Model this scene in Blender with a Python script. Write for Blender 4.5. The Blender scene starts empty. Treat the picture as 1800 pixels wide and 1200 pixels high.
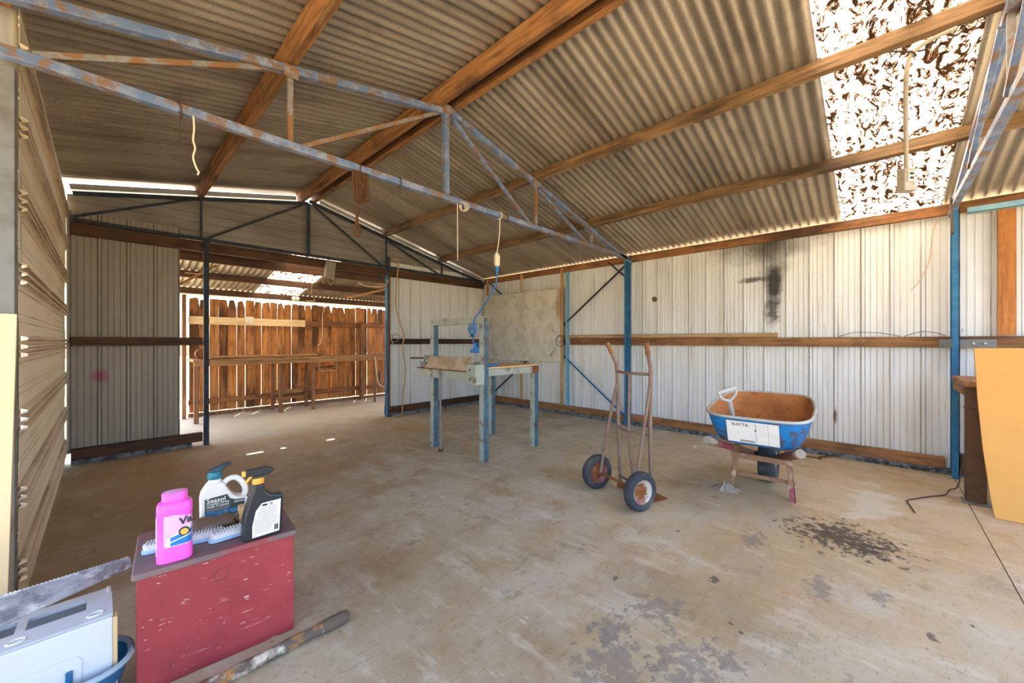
import bpy, math, random
from mathutils import Vector, Matrix
random.seed(7)
SC = bpy.context.scene
COL = SC.collection
# ------------------------------------------------------------------ camera
cam_d = bpy.data.cameras.new('camera'); cam = bpy.data.objects.new('camera', cam_d); COL.objects.link(cam)
cam_d.sensor_width = 36.0; cam_d.lens = 681.0 / 1800 * 36; cam_d.clip_start = 0.02; cam_d.clip_end = 300
cam.location = (0, 0, 1.2); cam.rotation_euler = (math.radians(90), 0, -math.atan2(720, 681))
SC.camera = cam
# ------------------------------------------------------------------ sky, sun, exposure
SUN_DIR = Vector((0.22, 0.40, 1.0)).normalized()          # towards the sun
world = bpy.data.worlds.new('sky'); SC.world = world; world.use_nodes = True
wn = world.node_tree.nodes; wl = world.node_tree.links
bg = wn['Background']; sky = wn.new('ShaderNodeTexSky'); sky.sky_type = 'NISHITA'; sky.sun_disc = False
sky.sun_elevation = math.asin(SUN_DIR.z); sky.sun_rotation = math.atan2(SUN_DIR.x, SUN_DIR.y)
sky.air_density = 1.0; sky.dust_density = 4.0; sky.ozone_density = 1.0
hs = wn.new('ShaderNodeHueSaturation'); hs.inputs['Saturation'].default_value = 0.95
wl.new(sky.outputs[0], hs.inputs['Color']); wl.new(hs.outputs[0], bg.inputs[0]); bg.inputs[1].default_value = 0.55
sun_d = bpy.data.lights.new('sun', 'SUN'); sun = bpy.data.objects.new('sun', sun_d); COL.objects.link(sun)
sun_d.energy = 14.0; sun_d.color = (1.0, 0.94, 0.84); sun_d.angle = math.radians(0.6)
sun.rotation_euler = SUN_DIR.to_track_quat('Z', 'Y').to_euler(); sun.location = (3, 6, 12)
SC.view_settings.view_transform = 'Standard'; SC.view_settings.look = 'None'
SC.view_settings.gamma = 1.0; SC.view_settings.use_curve_mapping = False
SC.view_settings.exposure = 1.38
SC.cycles.use_adaptive_sampling = True; SC.cycles.adaptive_threshold = 0.035
SC.cycles.max_bounces = 8; SC.cycles.diffuse_bounces = 6; SC.cycles.glossy_bounces = 4
SC.cycles.transmission_bounces = 6; SC.cycles.transparent_max_bounces = 6
SC.cycles.sample_clamp_indirect = 8.0; SC.cycles.caustics_reflective = False; SC.cycles.caustics_refractive = False

# ------------------------------------------------------------------ material helpers
def lin(c):
    return tuple((x / 255 / 12.92 if x / 255 <= 0.04045 else ((x / 255 + 0.055) / 1.055) ** 2.4) for x in c) + (1.0,)

class Mat:
    def __init__(s, name, base, rough=0.7, metal=0.0, coord='Object', bump=0.0, bump_scale=40.0, bump_map=(1, 1, 1)):
        s.m = bpy.data.materials.new(name); s.m.use_nodes = True
        s.nt = s.m.node_tree; s.n = s.nt.nodes; s.l = s.nt.links
        s.p = s.n['Principled BSDF']; s.p.inputs['Roughness'].default_value = rough; s.p.inputs['Metallic'].default_value = metal
        rgb = s.n.new('ShaderNodeRGB'); rgb.outputs[0].default_value = lin(base); s.col = rgb.outputs[0]
        if coord == 'World':
            s.vec = s.n.new('ShaderNodeNewGeometry').outputs['Position']
        else:
            s.vec = s.n.new('ShaderNodeTexCoord').outputs[coord]
        oi = s.n.new('ShaderNodeObjectInfo'); mu = s.n.new('ShaderNodeMath'); mu.operation = 'MULTIPLY'; mu.inputs[1].default_value = 37.0
        s.l.new(oi.outputs['Random'], mu.inputs[0]); s.rand = mu.outputs[0] if coord != 'World' else None; s.orand = oi.outputs['Random']
        s._k = 0
        if bump:
            f = s.noise(bump_scale, bump_map, 4)
            b = s.n.new('ShaderNodeBump'); b.inputs['Strength'].default_value = bump; b.inputs['Distance'].default_value = 0.01
            s.l.new(f, b.inputs['Height']); s.l.new(b.outputs[0], s.p.inputs['Normal'])
    def noise(s, scale, mp=(1, 1, 1), detail=5, rough=0.6, dist=0.0):
        s._k += 1
        m = s.n.new('ShaderNodeMapping'); m.inputs['Scale'].default_value = mp; m.inputs['Location'].default_value = (s._k * 3.1, s._k * 1.7, s._k * 0.9)
        s.l.new(s.vec, m.inputs['Vector'])
        t = s.n.new('ShaderNodeTexNoise'); t.noise_dimensions = '4D' if s.rand else '3D'; t.inputs['Scale'].default_value = scale; t.inputs['Detail'].default_value = detail
        t.inputs['Roughness'].default_value = rough; t.inputs['Distortion'].default_value = dist
        s.l.new(m.outputs[0], t.inputs['Vector'])
        if s.rand: s.l.new(s.rand, t.inputs['W'])
        return t.outputs['Fac']
    def rng(s, f, lo, hi, a=0.0, b=1.0):
        r = s.n.new('ShaderNodeMapRange'); r.inputs['From Min'].default_value = lo; r.inputs['From Max'].default_value = hi
        r.inputs['To Min'].default_value = a; r.inputs['To Max'].default_value = b
        s.l.new(f, r.inputs['Value']); return r.outputs[0]
    def mix(s, fac, color, mode='MIX'):
        x = s.n.new('ShaderNodeMix'); x.data_type = 'RGBA'; x.blend_type = mode
        s.l.new(fac, x.inputs['Factor']); s.l.new(s.col, x.inputs['A']); x.inputs['B'].default_value = lin(color)
        s.col = x.outputs['Result']
    def layer(s, color, scale, lo, hi, amt=1.0, mp=(1, 1, 1), detail=5, rough=0.6, dist=0.0, mode='MIX'):
        s.mix(s.rng(s.noise(scale, mp, detail, rough, dist), lo, hi, 0.0, amt), color, mode); return s
    def blob(s, color, c, r, amt=1.0, wob=0.7, nscale=6.0, soft=0.35, nmap=(1, 1, 1)):
        a = s.n.new('ShaderNodeVectorMath'); a.operation = 'SUBTRACT'; s.l.new(s.vec, a.inputs[0]); a.inputs[1].default_value = c
        d = s.n.new('ShaderNodeVectorMath'); d.operation = 'DIVIDE'; s.l.new(a.outputs[0], d.inputs[0]); d.inputs[1].default_value = r
        ln = s.n.new('ShaderNodeVectorMath'); ln.operation = 'LENGTH'; s.l.new(d.outputs[0], ln.inputs[0])
        if not hasattr(s, 'nzc'): s.nzc = {}
        key = (nscale, nmap)
        if key not in s.nzc: s.nzc[key] = s.noise(nscale, nmap, 6, 0.65)
        nz = s.rng(s.nzc[key], 0.25, 0.75, -wob, wob)
        ad = s.n.new('ShaderNodeMath'); ad.operation = 'ADD'; s.l.new(ln.outputs['Value'], ad.inputs[0]); s.l.new(nz, ad.inputs[1])
        s.mix(s.rng(ad.outputs[0], 1.0 + soft, 1.0 - soft, 0.0, amt), color); return s
    def lines(s, axis, origin, period, spots, color, amt, nscale=7, nmap=(1, 1, 1)):
        """dirt and painted shade lines that follow the folds of a sheet: spots = [(offset, half width)]"""
        sx = s.n.new('ShaderNodeSeparateXYZ'); s.l.new(s.vec, sx.inputs[0])
        def mth(op, a, b):
            q = s.n.new('ShaderNodeMath'); q.operation = op
            for i, v in enumerate((a, b)):
                if isinstance(v, (int, float)): q.inputs[i].default_value = v
                elif v is not None: s.l.new(v, q.inputs[i])
            return q.outputs[0]
        tot = None
        for off, hw in spots:
            fr = mth('FRACT', mth('DIVIDE', mth('SUBTRACT', sx.outputs[axis], origin + off - period / 2), period), None)
            d = mth('MULTIPLY', mth('ABSOLUTE', mth('SUBTRACT', fr, 0.5), None), period)
            k = s.rng(d, hw * 1.3, hw * 0.5, 0, 1); tot = k if tot is None else mth('MAXIMUM', tot, k)
        nz = s.rng(s.noise(nscale, nmap, 6, 0.65), 0.35, 0.6, 0.15, 1.0)
        s.mix(mth('MULTIPLY', mth('MULTIPLY', tot, nz), amt), color); return s
    def vary(s, amt):
        hsn = s.n.new('ShaderNodeHueSaturation'); s.l.new(s.rng(s.orand, 0, 1, 1 - amt, 1 + amt), hsn.inputs['Value']); s.l.new(s.col, hsn.inputs['Color']); s.col = hsn.outputs[0]; return s
    def done(s):
        s.l.new(s.col, s.p.inputs['Base Color']); return s.m

def wood(name, base, dark, light, axis, rough=0.75, vary=0.1, soot=None):
    mp = {'X': (0.06, 1, 1), 'Y': (1, 0.06, 1), 'Z': (1, 1, 0.06)}[axis]
    m = Mat(name, base, rough, bump=0.35, bump_scale=60, bump_map=mp)
    m.layer(dark, 30, 0.46, 0.64, 0.75, mp, 7, 0.7).layer(light, 38, 0.5, 0.68, 0.65, mp, 7, 0.7).layer(dark, 2.6, 0.5, 0.66, 0.6, detail=8, rough=0.7)
    if soot: m.layer(soot, 3.0, 0.5, 0.62, 0.85, tuple(0.25 if k < 0.5 else 1 for k in mp))
    return m.vary(vary).done()
def paint_steel(name, base, rust, pale, rl=0.52, rough=0.55, metal=0.15):
    m = Mat(name, base, rough, metal, bump=0.15, bump_scale=90)
    m.layer(pale, 12, 0.45, 0.62, 0.85, detail=8, rough=0.7).layer(rust, 9, rl, rl + 0.06, 0.9, detail=9, rough=0.72).layer(rust, 40, 0.62, 0.72, 0.7)
    return m.done()
def plain(name, base, rough=0.6, metal=0.0, dirt=None, amt=0.5, scale=8, lo=0.5, hi=0.7, bump=0.0):
    m = Mat(name, base, rough, metal, bump=bump)
    if dirt: m.layer(dirt, scale, lo, hi, amt, detail=7)
    return m.done()

# ------------------------------------------------------------------ mesh helpers
def V(*a): return Vector(a)
class MB:
    def __init__(s): s.v = []; s.f = []
    def add(s, vs, fs):
        o = len(s.v); s.v += [tuple(p) for p in vs]; s.f += [tuple(i + o for i in f) for f in fs]; return s
    def obox(s, c, ax, h):
        c = Vector(c); X, Y, Z = [Vector(a) * k for a, k in zip(ax, h)]
        vs = [c + X * i + Y * j + Z * k for i in (-1, 1) for j in (-1, 1) for k in (-1, 1)]
        return s.add(vs, [(0, 1, 3, 2), (4, 6, 7, 5), (0, 4, 5, 1), (2, 3, 7, 6), (0, 2, 6, 4), (1, 5, 7, 3)])
    def box(s, x0, x1, y0, y1, z0, z1):
        return s.obox(((x0 + x1) / 2, (y0 + y1) / 2, (z0 + z1) / 2), ((1, 0, 0), (0, 1, 0), (0, 0, 1)), (abs(x1 - x0) / 2, abs(y1 - y0) / 2, abs(z1 - z0) / 2))
    def bar(s, p0, p1, w, h, up=(0, 0, 1)):
        p0 = Vector(p0); p1 = Vector(p1); d = (p1 - p0); L = d.length; d.normalize()
        up = Vector(up); sd = d.cross(up)
        if sd.length < 1e-4: up = Vector((0, 1, 0)); sd = d.cross(up)
        sd.normalize(); u = sd.cross(d)
        return s.obox((p0 + p1) / 2, (d, sd, u), (L / 2, w / 2, h / 2))
    def angle(s, p0, p1, w, t, a, b):       # L section, legs along a and b
        p0 = Vector(p0); p1 = Vector(p1); a = Vector(a).normalized(); b = Vector(b).normalized()
        for u, q in ((a, b), (b, a)):
            m = (p0 + p1) / 2 + u * w / 2 + q * t / 2; d = (p1 - p0)
            s.obox(m, (d.normalized(), u, q), (d.length / 2, w / 2, t / 2))
        return s
    def tube(s, pts, r, n=8, caps=True):
        pts = [Vector(p) for p in pts]; rs = r if isinstance(r, (list, tuple)) else [r] * len(pts)
        rings = []; ref = None
        for i, p in enumerate(pts):
            d = (pts[min(i + 1, len(pts) - 1)] - pts[max(i - 1, 0)]).normalized()
            if ref is None: ref = Vector((0, 0, 1)) if abs(d.z) < 0.9 else Vector((1, 0, 0))
            a = d.cross(ref); a.normalize(); b = a.cross(d); ref = b
            rings.append([p + (a * math.cos(t) + b * math.sin(t)) * rs[i] for t in [2 * math.pi * k / n for k in range(n)]])
        return s.loft(rings, caps)
    def loft(s, rings, caps=True, closed=False):
        n = len(rings[0]); vs = [p for r in rings for p in r]; fs = []
        m = len(rings)
        for i in range(m if closed else m - 1):
            j = (i + 1) % m
            for k in range(n): fs.append((i * n + k, i * n + (k + 1) % n, j * n + (k + 1) % n, j * n + k))
        if caps and not closed: fs.append(tuple(range(n))[::-1]); fs.append(tuple((m - 1) * n + k for k in range(n)))
        return s.add(vs, fs)
    def lathe(s, prof, n=24, mat=None, caps=True):   # prof (r,z) about local z
        rings = [[Vector((r * math.cos(2 * math.pi * k / n), r * math.sin(2 * math.pi * k / n), z)) for k in range(n)] for r, z in prof]
        if mat is not None: rings = [[mat @ p for p in r] for r in rings]
        return s.loft(rings, caps)
    def torus(s, c, ax, R, r, n=32, m=12, squash=1.0):
        c = Vector(c); ax = Vector(ax).normalized(); a = ax.orthogonal().normalized(); b = ax.cross(a)
        rings = []
        for k in range(n):
            t = 2 * math.pi * k / n; d = a * math.cos(t) + b * math.sin(t)
            rings.append([c + d * (R + r * math.cos(u)) + ax * r * squash * math.sin(u) for u in [2 * math.pi * q / m for q in range(m)]])
        return s.loft(rings, False, True)
    def prism(s, poly, frame, d):       # poly in (a,b), frame=(origin,A,B), extruded along A x B by d
        o, A, B = [Vector(q) for q in frame]; N = A.cross(B).normalized(); n = len(poly)
        vs = [o + A * a + B * b for a, b in poly] + [o + A * a + B * b + N * d for a, b in poly]
        fs = [tuple(range(n))[::-1], tuple(range(n, 2 * n))] + [(k, (k + 1) % n, n + (k + 1) % n, n + k) for k in range(n)]
        return s.add(vs, fs)
    def strip(s, prof, o, U, W, N):     # open profile (u, depth) swept along W
        o, U, W, N = [Vector(q) for q in (o, U, W, N)]; n = len(prof)
        vs = [o + U * u + N * d for u, d in prof] + [o + U * u + N * d + W for u, d in prof]
        return s.add(vs, [(k, k + 1, n + k + 1, n + k) for k in range(n - 1)])
    def build(s, name, mat, parent=None, loc=None, smooth=False, bevel=0.0, solid=0.0):
        me = bpy.data.meshes.new(name)
        o = Vector(loc) if loc is not None else Vector((0, 0, 0))
        me.from_pydata([tuple(Vector(p) - o) for p in s.v], [], s.f); me.materials.append(mat)
        if smooth:
            me.polygons.foreach_set('use_smooth', [True] * len(me.polygons)); me.set_sharp_from_angle(angle=math.radians(38))
        ob = bpy.data.objects.new(name, me); COL.objects.link(ob); ob.location = o
        if parent is not None: ob.parent = parent
        if solid:
            q = ob.modifiers.new('solid', 'SOLIDIFY'); q.thickness = solid; q.offset = 0
        if bevel:
            b = ob.modifiers.new('bevel', 'BEVEL'); b.width = bevel; b.segments = 2; b.limit_method = 'ANGLE'; b.angle_limit = math.radians(40)
        return ob
def rbox_rings(x0, x1, y0, y1, zs, rad, n=5):
    """rounded-rectangle rings; zs = [(z, inset)]"""
    rings = []
    for z, ins in zs:
        a0, a1, b0, b1 = x0 + ins, x1 - ins, y0 + ins, y1 - ins; r = max(0.002, min(rad, (a1 - a0) / 2 - 1e-4, (b1 - b0) / 2 - 1e-4)); ring = []
        for cx, cy, st in ((a1 - r, b1 - r, 0), (a0 + r, b1 - r, 90), (a0 + r, b0 + r, 180), (a1 - r, b0 + r, 270)):
            for k in range(n): t = math.radians(st + 90 * k / (n - 1)); ring.append(Vector((cx + r * math.cos(t), cy + r * math.sin(t), z)))
        rings.append(ring)
    return rings
def tag(o, label, cat, group=None, kind=None):
    if label: o['label'] = label
    if cat: o['category'] = cat
    if group: o['group'] = group
    if kind: o['kind'] = kind
    return o
def thing(name, label, cat, loc=(0, 0, 0), rz=0.0, group=None):
    o = bpy.data.objects.new(name, None); COL.objects.link(o); o.empty_display_size = 0.1
    o.location = loc; o.rotation_euler = (0, 0, rz); return tag(o, label, cat, group)
def struct(name, loc=(0, 0, 0)):
    o = bpy.data.objects.new(name, None); COL.objects.link(o); o.location = loc; o['kind'] = 'structure'; return o
def solo(name, mb, mat, label, cat, group=None, **k):
    xs = [p[0] for p in mb.v]; ys = [p[1] for p in mb.v]; zs = [p[2] for p in mb.v]
    o = mb.build(name, mat, None, ((min(xs) + max(xs)) / 2, (min(ys) + max(ys)) / 2, min(zs)), **k)
    return tag(o, label, cat, group)
def part(parent, name, mb, mat, **k):
    """mesh given in world coordinates, parented to an unrotated thing"""
    o = mb.build(name, mat, parent, **k); pl = parent.location
    if parent.parent is not None: pl = pl + parent.parent.location
    for v in o.data.vertices: v.co -= pl
    return o
def text_mb(body, size, o, A, B, off=0.0006, bold=0.0, align='LEFT'):
    cu = bpy.data.curves.new('txt', 'FONT'); cu.body = body; cu.size = size; cu.resolution_u = 2; cu.offset = bold; cu.align_x = align
    ob = bpy.data.objects.new('txt', cu); COL.objects.link(ob); bpy.context.view_layer.update()
    me = ob.evaluated_get(bpy.context.evaluated_depsgraph_get()).to_mesh()
    A = Vector(A).normalized(); B = Vector(B).normalized(); N = A.cross(B); o = Vector(o)
    mb = MB(); mb.add([o + A * v.co.x + B * v.co.y + N * off for v in me.vertices], [tuple(p.vertices) for p in me.polygons])
    bpy.data.objects.remove(ob); bpy.data.curves.remove(cu); return mb
def smoothpts(pts, n=6):
    P = [Vector(p) for p in pts]; P = [P[0]] + P + [P[-1]]; out = []
    for i in range(1, len(P) - 2):
        a, b, c, d = P[i - 1], P[i], P[i + 1], P[i + 2]
        for k in range(n):
            t = k / n; out.append(0.5 * ((2 * b) + (c - a) * t + (2 * a - 5 * b + 4 * c - d) * t * t + (3 * b - a - 3 * c + d) * t ** 3))
    return out + [P[-2]]
# ------------------------------------------------------------------ materials
def mat_floor():
    m = Mat('concrete', (190, 180, 158), 0.8, coord='World', bump=0.25, bump_scale=35)
    m.layer((168, 150, 118), 0.9, 0.42, 0.62, 0.75, detail=6).layer((196, 192, 184), 1.7, 0.5, 0.68, 0.6, detail=7)
    m.layer((160, 136, 102), 3.0, 0.5, 0.72, 0.6, (0.7, 1.6, 1), 8, 0.7).layer((112, 100, 86), 9.0, 0.6, 0.72, 0.6, detail=8)
    m.layer((222, 216, 204), 26, 0.64, 0.72, 0.5, (1, 0.25, 1)).layer((96, 84, 70), 48, 0.68, 0.76, 0.6, detail=3)
    m.layer((140, 104, 62), 1.4, 0.5, 0.7, 0.5).layer((214, 208, 194), 5, 0.52, 0.66, 0.55, (1.6, 0.5, 1), 9, 0.7).layer((124, 104, 76), 14, 0.56, 0.70, 0.55, (0.5, 1.4, 1), 9, 0.72).layer((108, 92, 70), 70, 0.60, 0.70, 0.6, (0.5, 1, 1), 4)
    m.blob((142, 106, 62), (0.3, 3.9, 0), (1.5, 2.0, 9), 0.6, 0.7, 2.5, 0.6)  # brown left floor: dirt, with the shade there painted in
    m.blob((178, 142, 94), (2.0, 5.0, 0), (2.0, 0.9, 9), 0.5, 0.7, 2.5, 0.6)
    m.blob((214, 196, 160), (2.2, 6.8, 0), (2.6, 0.9, 9), 0.7, 0.5, 2.5, 0.5)
    m.blob((188, 150, 94), (3.9, 0.2, 0), (1.7, 1.5, 9), 0.5, 0.9, 2.5, 0.6)
    m.blob((206, 198, 182), (3.95, 0.05, 0), (0.42, 0.13, 9), 0.5, 1.2, 6, 0.2)
    m.blob((58, 47, 37), (3.13, 0.17, 0), (0.17, 0.20, 9), 0.88, 1.7, 24, 0.35)
    m.blob((70, 58, 46), (3.02, 0.02, 0), (0.07, 0.07, 9), 0.8, 1.2, 24)
    for c, r in (((1.28, 0.73, 0), (0.16, 0.12, 9)), ((1.46, 0.81, 0), (0.11, 0.06, 9)), ((1.50, 0.53, 0), (0.13, 0.10, 9)), ((1.62, 0.42, 0), (0.07, 0.06, 9)),
                 ((2.42, 0.21, 0), (0.12, 0.05, 9)), ((2.72, 0.55, 0), (0.13, 0.06, 9)), ((1.72, 0.72, 0), (0.10, 0.09, 9)), ((2.5, 0.0, 0), (0.06, 0.05, 9))):
        m.blob((122, 114, 108), c, (r[0] * 0.8, r[1] * 0.8, 9), 0.62, 2.0, 24, 0.12)
    for k in range(14):
        x, y = random.uniform(1.7, 3.6), random.uniform(-0.4, 1.2); q = random.uniform(0.008, 0.022)
        m.blob((84, 72, 60), (x, y, 0), (q * 1.2, q * 0.8, 9), 0.8, 1.3, 24, 0.3)
    return m.done()
def mat_wall(name='wall_sheet', axis='Y', org=-2.0):
    m = Mat(name, (228, 230, 230), 0.5, 0.1, coord='World')
    m.layer((190, 184, 170), 5, 0.45, 0.72, 0.5, (1, 1, 0.12)).layer((150, 138, 118), 18, 0.6, 0.72, 0.55, (1, 1, 0.05), 6)
    m.layer((120, 104, 84), 30, 0.68, 0.74, 0.7, (1, 1, 0.4)).layer((228, 230, 232), 2, 0.5, 0.7, 0.5)
    m.lines(axis, org, 0.21, [(-0.002, 0.0035), (0.032, 0.0035)], (104, 94, 80), 0.8, 4, (1, 1, 0.3)).lines(axis, org, 0.21, [(0.0735, 0.002), (0.1185, 0.002), (0.1655, 0.002)], (150, 144, 134), 0.75, 4, (1, 1, 0.3))  # rib lines: grime, with the shading of the folds painted in
    m.blob((20, 17, 15), (5.3, 0.87, 1.86), (0.3, 0.075, 0.20), 0.95, 0.35, 5, 0.35)
    m.blob((92, 84, 76), (5.3, 1.00, 2.33), (0.3, 0.42, 0.15), 0.8, 0.5, 4, 0.6)
    m.blob((60, 54, 48), (5.3, 0.90, 2.22), (0.3, 0.12, 0.30), 0.75, 0.5, 6, 0.7)
    m.blob((34, 30, 27), (5.3, 1.05, 1.93), (0.3, 0.13, 0.028), 0.8, 0.7, 8, 0.5)
    m.blob((42, 33, 27), (5.3, 0.89, 1.56), (0.3, 0.06, 0.14), 0.85, 0.7, 10, 0.5)
    m.blob((96, 62, 34), (5.3, 2.27, 1.79), (0.3, 0.035, 0.035), 0.95, 0.4, 9, 0.1)
    m.blob((120, 74, 36), (5.3, 0.33, 0.42), (0.3, 0.014, 0.07), 0.9, 0.5, 12, 0.3)
    return m.done()
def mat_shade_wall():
    m = Mat('wall_sheet_shaded', (158, 149, 136), 0.55, 0.1, coord='World')  # sheet copy with shade painted into its darker base colour
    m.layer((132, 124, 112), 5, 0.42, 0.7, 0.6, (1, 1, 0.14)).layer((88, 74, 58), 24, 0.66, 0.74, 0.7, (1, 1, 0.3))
    m.lines('X', -0.245, 0.21, [(-0.002, 0.0035), (0.032, 0.0035)], (70, 60, 50), 0.8, 4, (1, 1, 0.3)).lines('X', -0.245, 0.21, [(0.0735, 0.002), (0.1185, 0.002), (0.1655, 0.002)], (100, 90, 80), 0.7, 4, (1, 1, 0.3))  # grime along the ribs mixed with painted fold shading
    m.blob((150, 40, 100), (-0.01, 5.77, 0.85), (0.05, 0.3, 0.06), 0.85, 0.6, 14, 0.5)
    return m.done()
def mat_left():
    m = Mat('cream_sheet', (250, 238, 212), 0.55, 0.05, coord='World')
    m.layer((224, 200, 162), 3, 0.42, 0.68, 0.5, (1, 0.3, 1)).layer((140, 104, 64), 6, 0.58, 0.72, 0.5, (1, 0.05, 3.5), 8)
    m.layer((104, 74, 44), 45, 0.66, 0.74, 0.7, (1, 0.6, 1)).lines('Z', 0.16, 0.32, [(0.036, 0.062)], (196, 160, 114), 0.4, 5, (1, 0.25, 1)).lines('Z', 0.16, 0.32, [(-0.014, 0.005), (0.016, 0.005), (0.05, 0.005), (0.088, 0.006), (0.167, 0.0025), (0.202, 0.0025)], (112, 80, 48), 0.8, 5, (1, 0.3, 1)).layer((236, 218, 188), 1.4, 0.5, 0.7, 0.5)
    return m.done()
def mat_roof(name='roof_sheet', run='X'):
    st = (0.12, 1, 0.12) if run == 'X' else (1, 0.12, 1)
    m = Mat(name, (166, 155, 140), 0.42, 0.38, coord='World', bump=0.1, bump_scale=80)
    m.layer((106, 96, 84), 4, 0.42, 0.68, 0.75, st).layer((184, 170, 150), 11, 0.5, 0.72, 0.6, st).layer((80, 71, 62), 3, 0.55, 0.75, 0.5)
    m.layer((150, 116, 76), 40, 0.60, 0.70, 0.5).layer((84, 74, 62), 90, 0.56, 0.68, 0.5)
    return m.done()
def mat_skylight():
    m = Mat('fibreglass', (250, 240, 218), 0.5, coord='World')
    m.layer((226, 186, 124), 11, 0.47, 0.62, 0.6, (0.8, 1, 1), 6, 0.6, 2.0)
    f = m.noise(9, (0.8, 1.3, 1), 8, 0.68, 2.2)
    sx = m.n.new('ShaderNodeSeparateXYZ'); m.l.new(m.vec, sx.inputs[0]); wv = []
    for ax in ('X', 'Y'):
        q = m.n.new('ShaderNodeMath'); q.operation = 'MULTIPLY'; q.inputs[1].default_value = 2 * math.pi / 0.0762; m.l.new(sx.outputs[ax], q.inputs[0])
        sn = m.n.new('ShaderNodeMath'); sn.operation = 'SINE'; m.l.new(q.outputs[0], sn.inputs[0])
        q2 = m.n.new('ShaderNodeMath'); q2.operation = 'MULTIPLY'; q2.inputs[1].default_value = 0.022 if ax == 'Y' else 0.0; m.l.new(sn.outputs[0], q2.inputs[0])
        ad = m.n.new('ShaderNodeMath'); m.l.new(f, ad.inputs[0]); m.l.new(q2.outputs[0], ad.inputs[1]); f = ad.outputs[0]
    m.mix(m.rng(f, 0.45, 0.52, 0, 0.95), (88, 46, 14)); m.mix(m.rng(f, 0.51, 0.56, 0, 0.98), (15, 8, 3))
    m.mix(m.rng(m.noise(36, (1, 1, 1), 5, 0.6, 2.0), 0.54, 0.60, 0, 0.95), (24, 14, 6))
    nt = m.nt; tr = m.n.new('ShaderNodeBsdfTranslucent'); df = m.n.new('ShaderNodeBsdfDiffuse'); tp = m.n.new('ShaderNodeBsdfTransparent')
    mx = m.n.new('ShaderNodeMixShader'); mx.inputs[0].default_value = 0.8
    m.l.new(m.col, tr.inputs[0]); m.l.new(m.col, df.inputs[0]); m.l.new(df.outputs[0], mx.inputs[1]); m.l.new(tr.outputs[0], mx.inputs[2])
    m.l.new(mx.outputs[0], m.n['Material Output'].inputs['Surface']); return m.m
M = {}
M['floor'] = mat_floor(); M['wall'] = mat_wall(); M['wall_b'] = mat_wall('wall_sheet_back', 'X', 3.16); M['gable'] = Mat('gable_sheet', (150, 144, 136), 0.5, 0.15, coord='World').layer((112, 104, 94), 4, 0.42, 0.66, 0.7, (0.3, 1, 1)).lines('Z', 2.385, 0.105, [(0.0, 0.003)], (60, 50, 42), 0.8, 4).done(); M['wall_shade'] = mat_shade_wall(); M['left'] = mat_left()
M['roof'] = mat_roof(); M['roof_lean'] = mat_roof('lean_roof_sheet', 'Y'); M['skylight'] = mat_skylight()
M['ground'] = Mat('outside_dirt', (160, 146, 120), 0.95, coord='World').layer((150, 126, 90), 0.5, 0.4, 0.6, 0.8).layer((120, 122, 70), 0.3, 0.55, 0.65, 0.7).done()
M['purlin_grey'] = wood('weathered_purlin', (136, 104, 70), (58, 42, 28), (186, 150, 104), 'Y', soot=(50, 40, 30))
M['purlin'] = wood('purlin_timber', (160, 108, 62), (64, 44, 26), (196, 150, 98), 'Y', soot=(48, 36, 26))
M['beam_y'] = wood('eave_timber', (158, 104, 58), (58, 38, 22), (196, 146, 94), 'Y', soot=(52, 36, 24))
M['beam_x'] = wood('dark_beam_timber', (84, 54, 32), (26, 17, 11), (120, 80, 46), 'X', soot=(20, 14, 10))
M['rail_y'] = wood('rail_timber', (156, 108, 66), (74, 48, 28), (196, 150, 100), 'Y', soot=(70, 48, 30))
M['pale_y'] = wood('pale_batten', (196, 160, 112), (140, 104, 64), (222, 192, 148), 'Y')
M['pale_x'] = wood('pale_plank', (222, 196, 150), (178, 140, 92), (238, 218, 182), 'X')
M['batten_z'] = wood('batten_timber', (200, 160, 108), (140, 98, 56), (222, 190, 142), 'Z')
M['orange_z'] = wood('orange_board', (180, 114, 52), (130, 76, 32), (200, 142, 76), 'Z')
M['paling'] = wood('paling_timber', (190, 124, 62), (70, 42, 22), (220, 164, 96), 'Z', vary=0.25, soot=(60, 36, 20))
M['fence_rail'] = wood('fence_rail_timber', (140, 88, 46), (70, 42, 22), (184, 130, 76), 'X')
M['bench_x'] = wood('bench_timber', (168, 122, 76), (96, 62, 36), (204, 164, 112), 'X')
M['bench_z'] = wood('bench_leg_timber', (136, 92, 56), (70, 44, 26), (172, 128, 84), 'Z')
M['truss'] = paint_steel('truss_paint', (106, 130, 172), (134, 106, 80), (156, 166, 188), 0.50, 0.5, 0.25)
M['truss_rust'] = paint_steel('truss_web_paint', (132, 130, 128), (140, 98, 58), (150, 152, 156), 0.46, 0.6, 0.2)
M['truss_dark'] = paint_steel('old_truss_paint', (40, 54, 72), (50, 36, 26), (56, 70, 88), 0.5, 0.7, 0.1)
M['blue'] = paint_steel('blue_column_paint', (28, 98, 144), (92, 70, 52), (52, 124, 164), 0.6)
M['blue_pale'] = paint_steel('pale_blue_paint', (126, 172, 192), (134, 116, 96), (150, 188, 202), 0.62)
M['stand'] = paint_steel('stand_lit_green', (158, 168, 158), (112, 96, 76), (176, 182, 172), 0.55)
M['stand_blue'] = paint_steel('stand_blue_paint', (58, 98, 124), (86, 80, 74), (98, 124, 138), 0.52)
M['galv'] = Mat('galvanised', (186, 188, 186), 0.42, 0.55).layer((150, 140, 122), 12, 0.5, 0.7, 0.7).layer((208, 210, 210), 4, 0.5, 0.7, 0.6).done()
M['flash'] = Mat('flashing', (196, 198, 200), 0.35, 0.6).layer((110, 106, 100), 3, 0.52, 0.7, 0.8, (0.6, 1, 3)).done()
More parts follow.
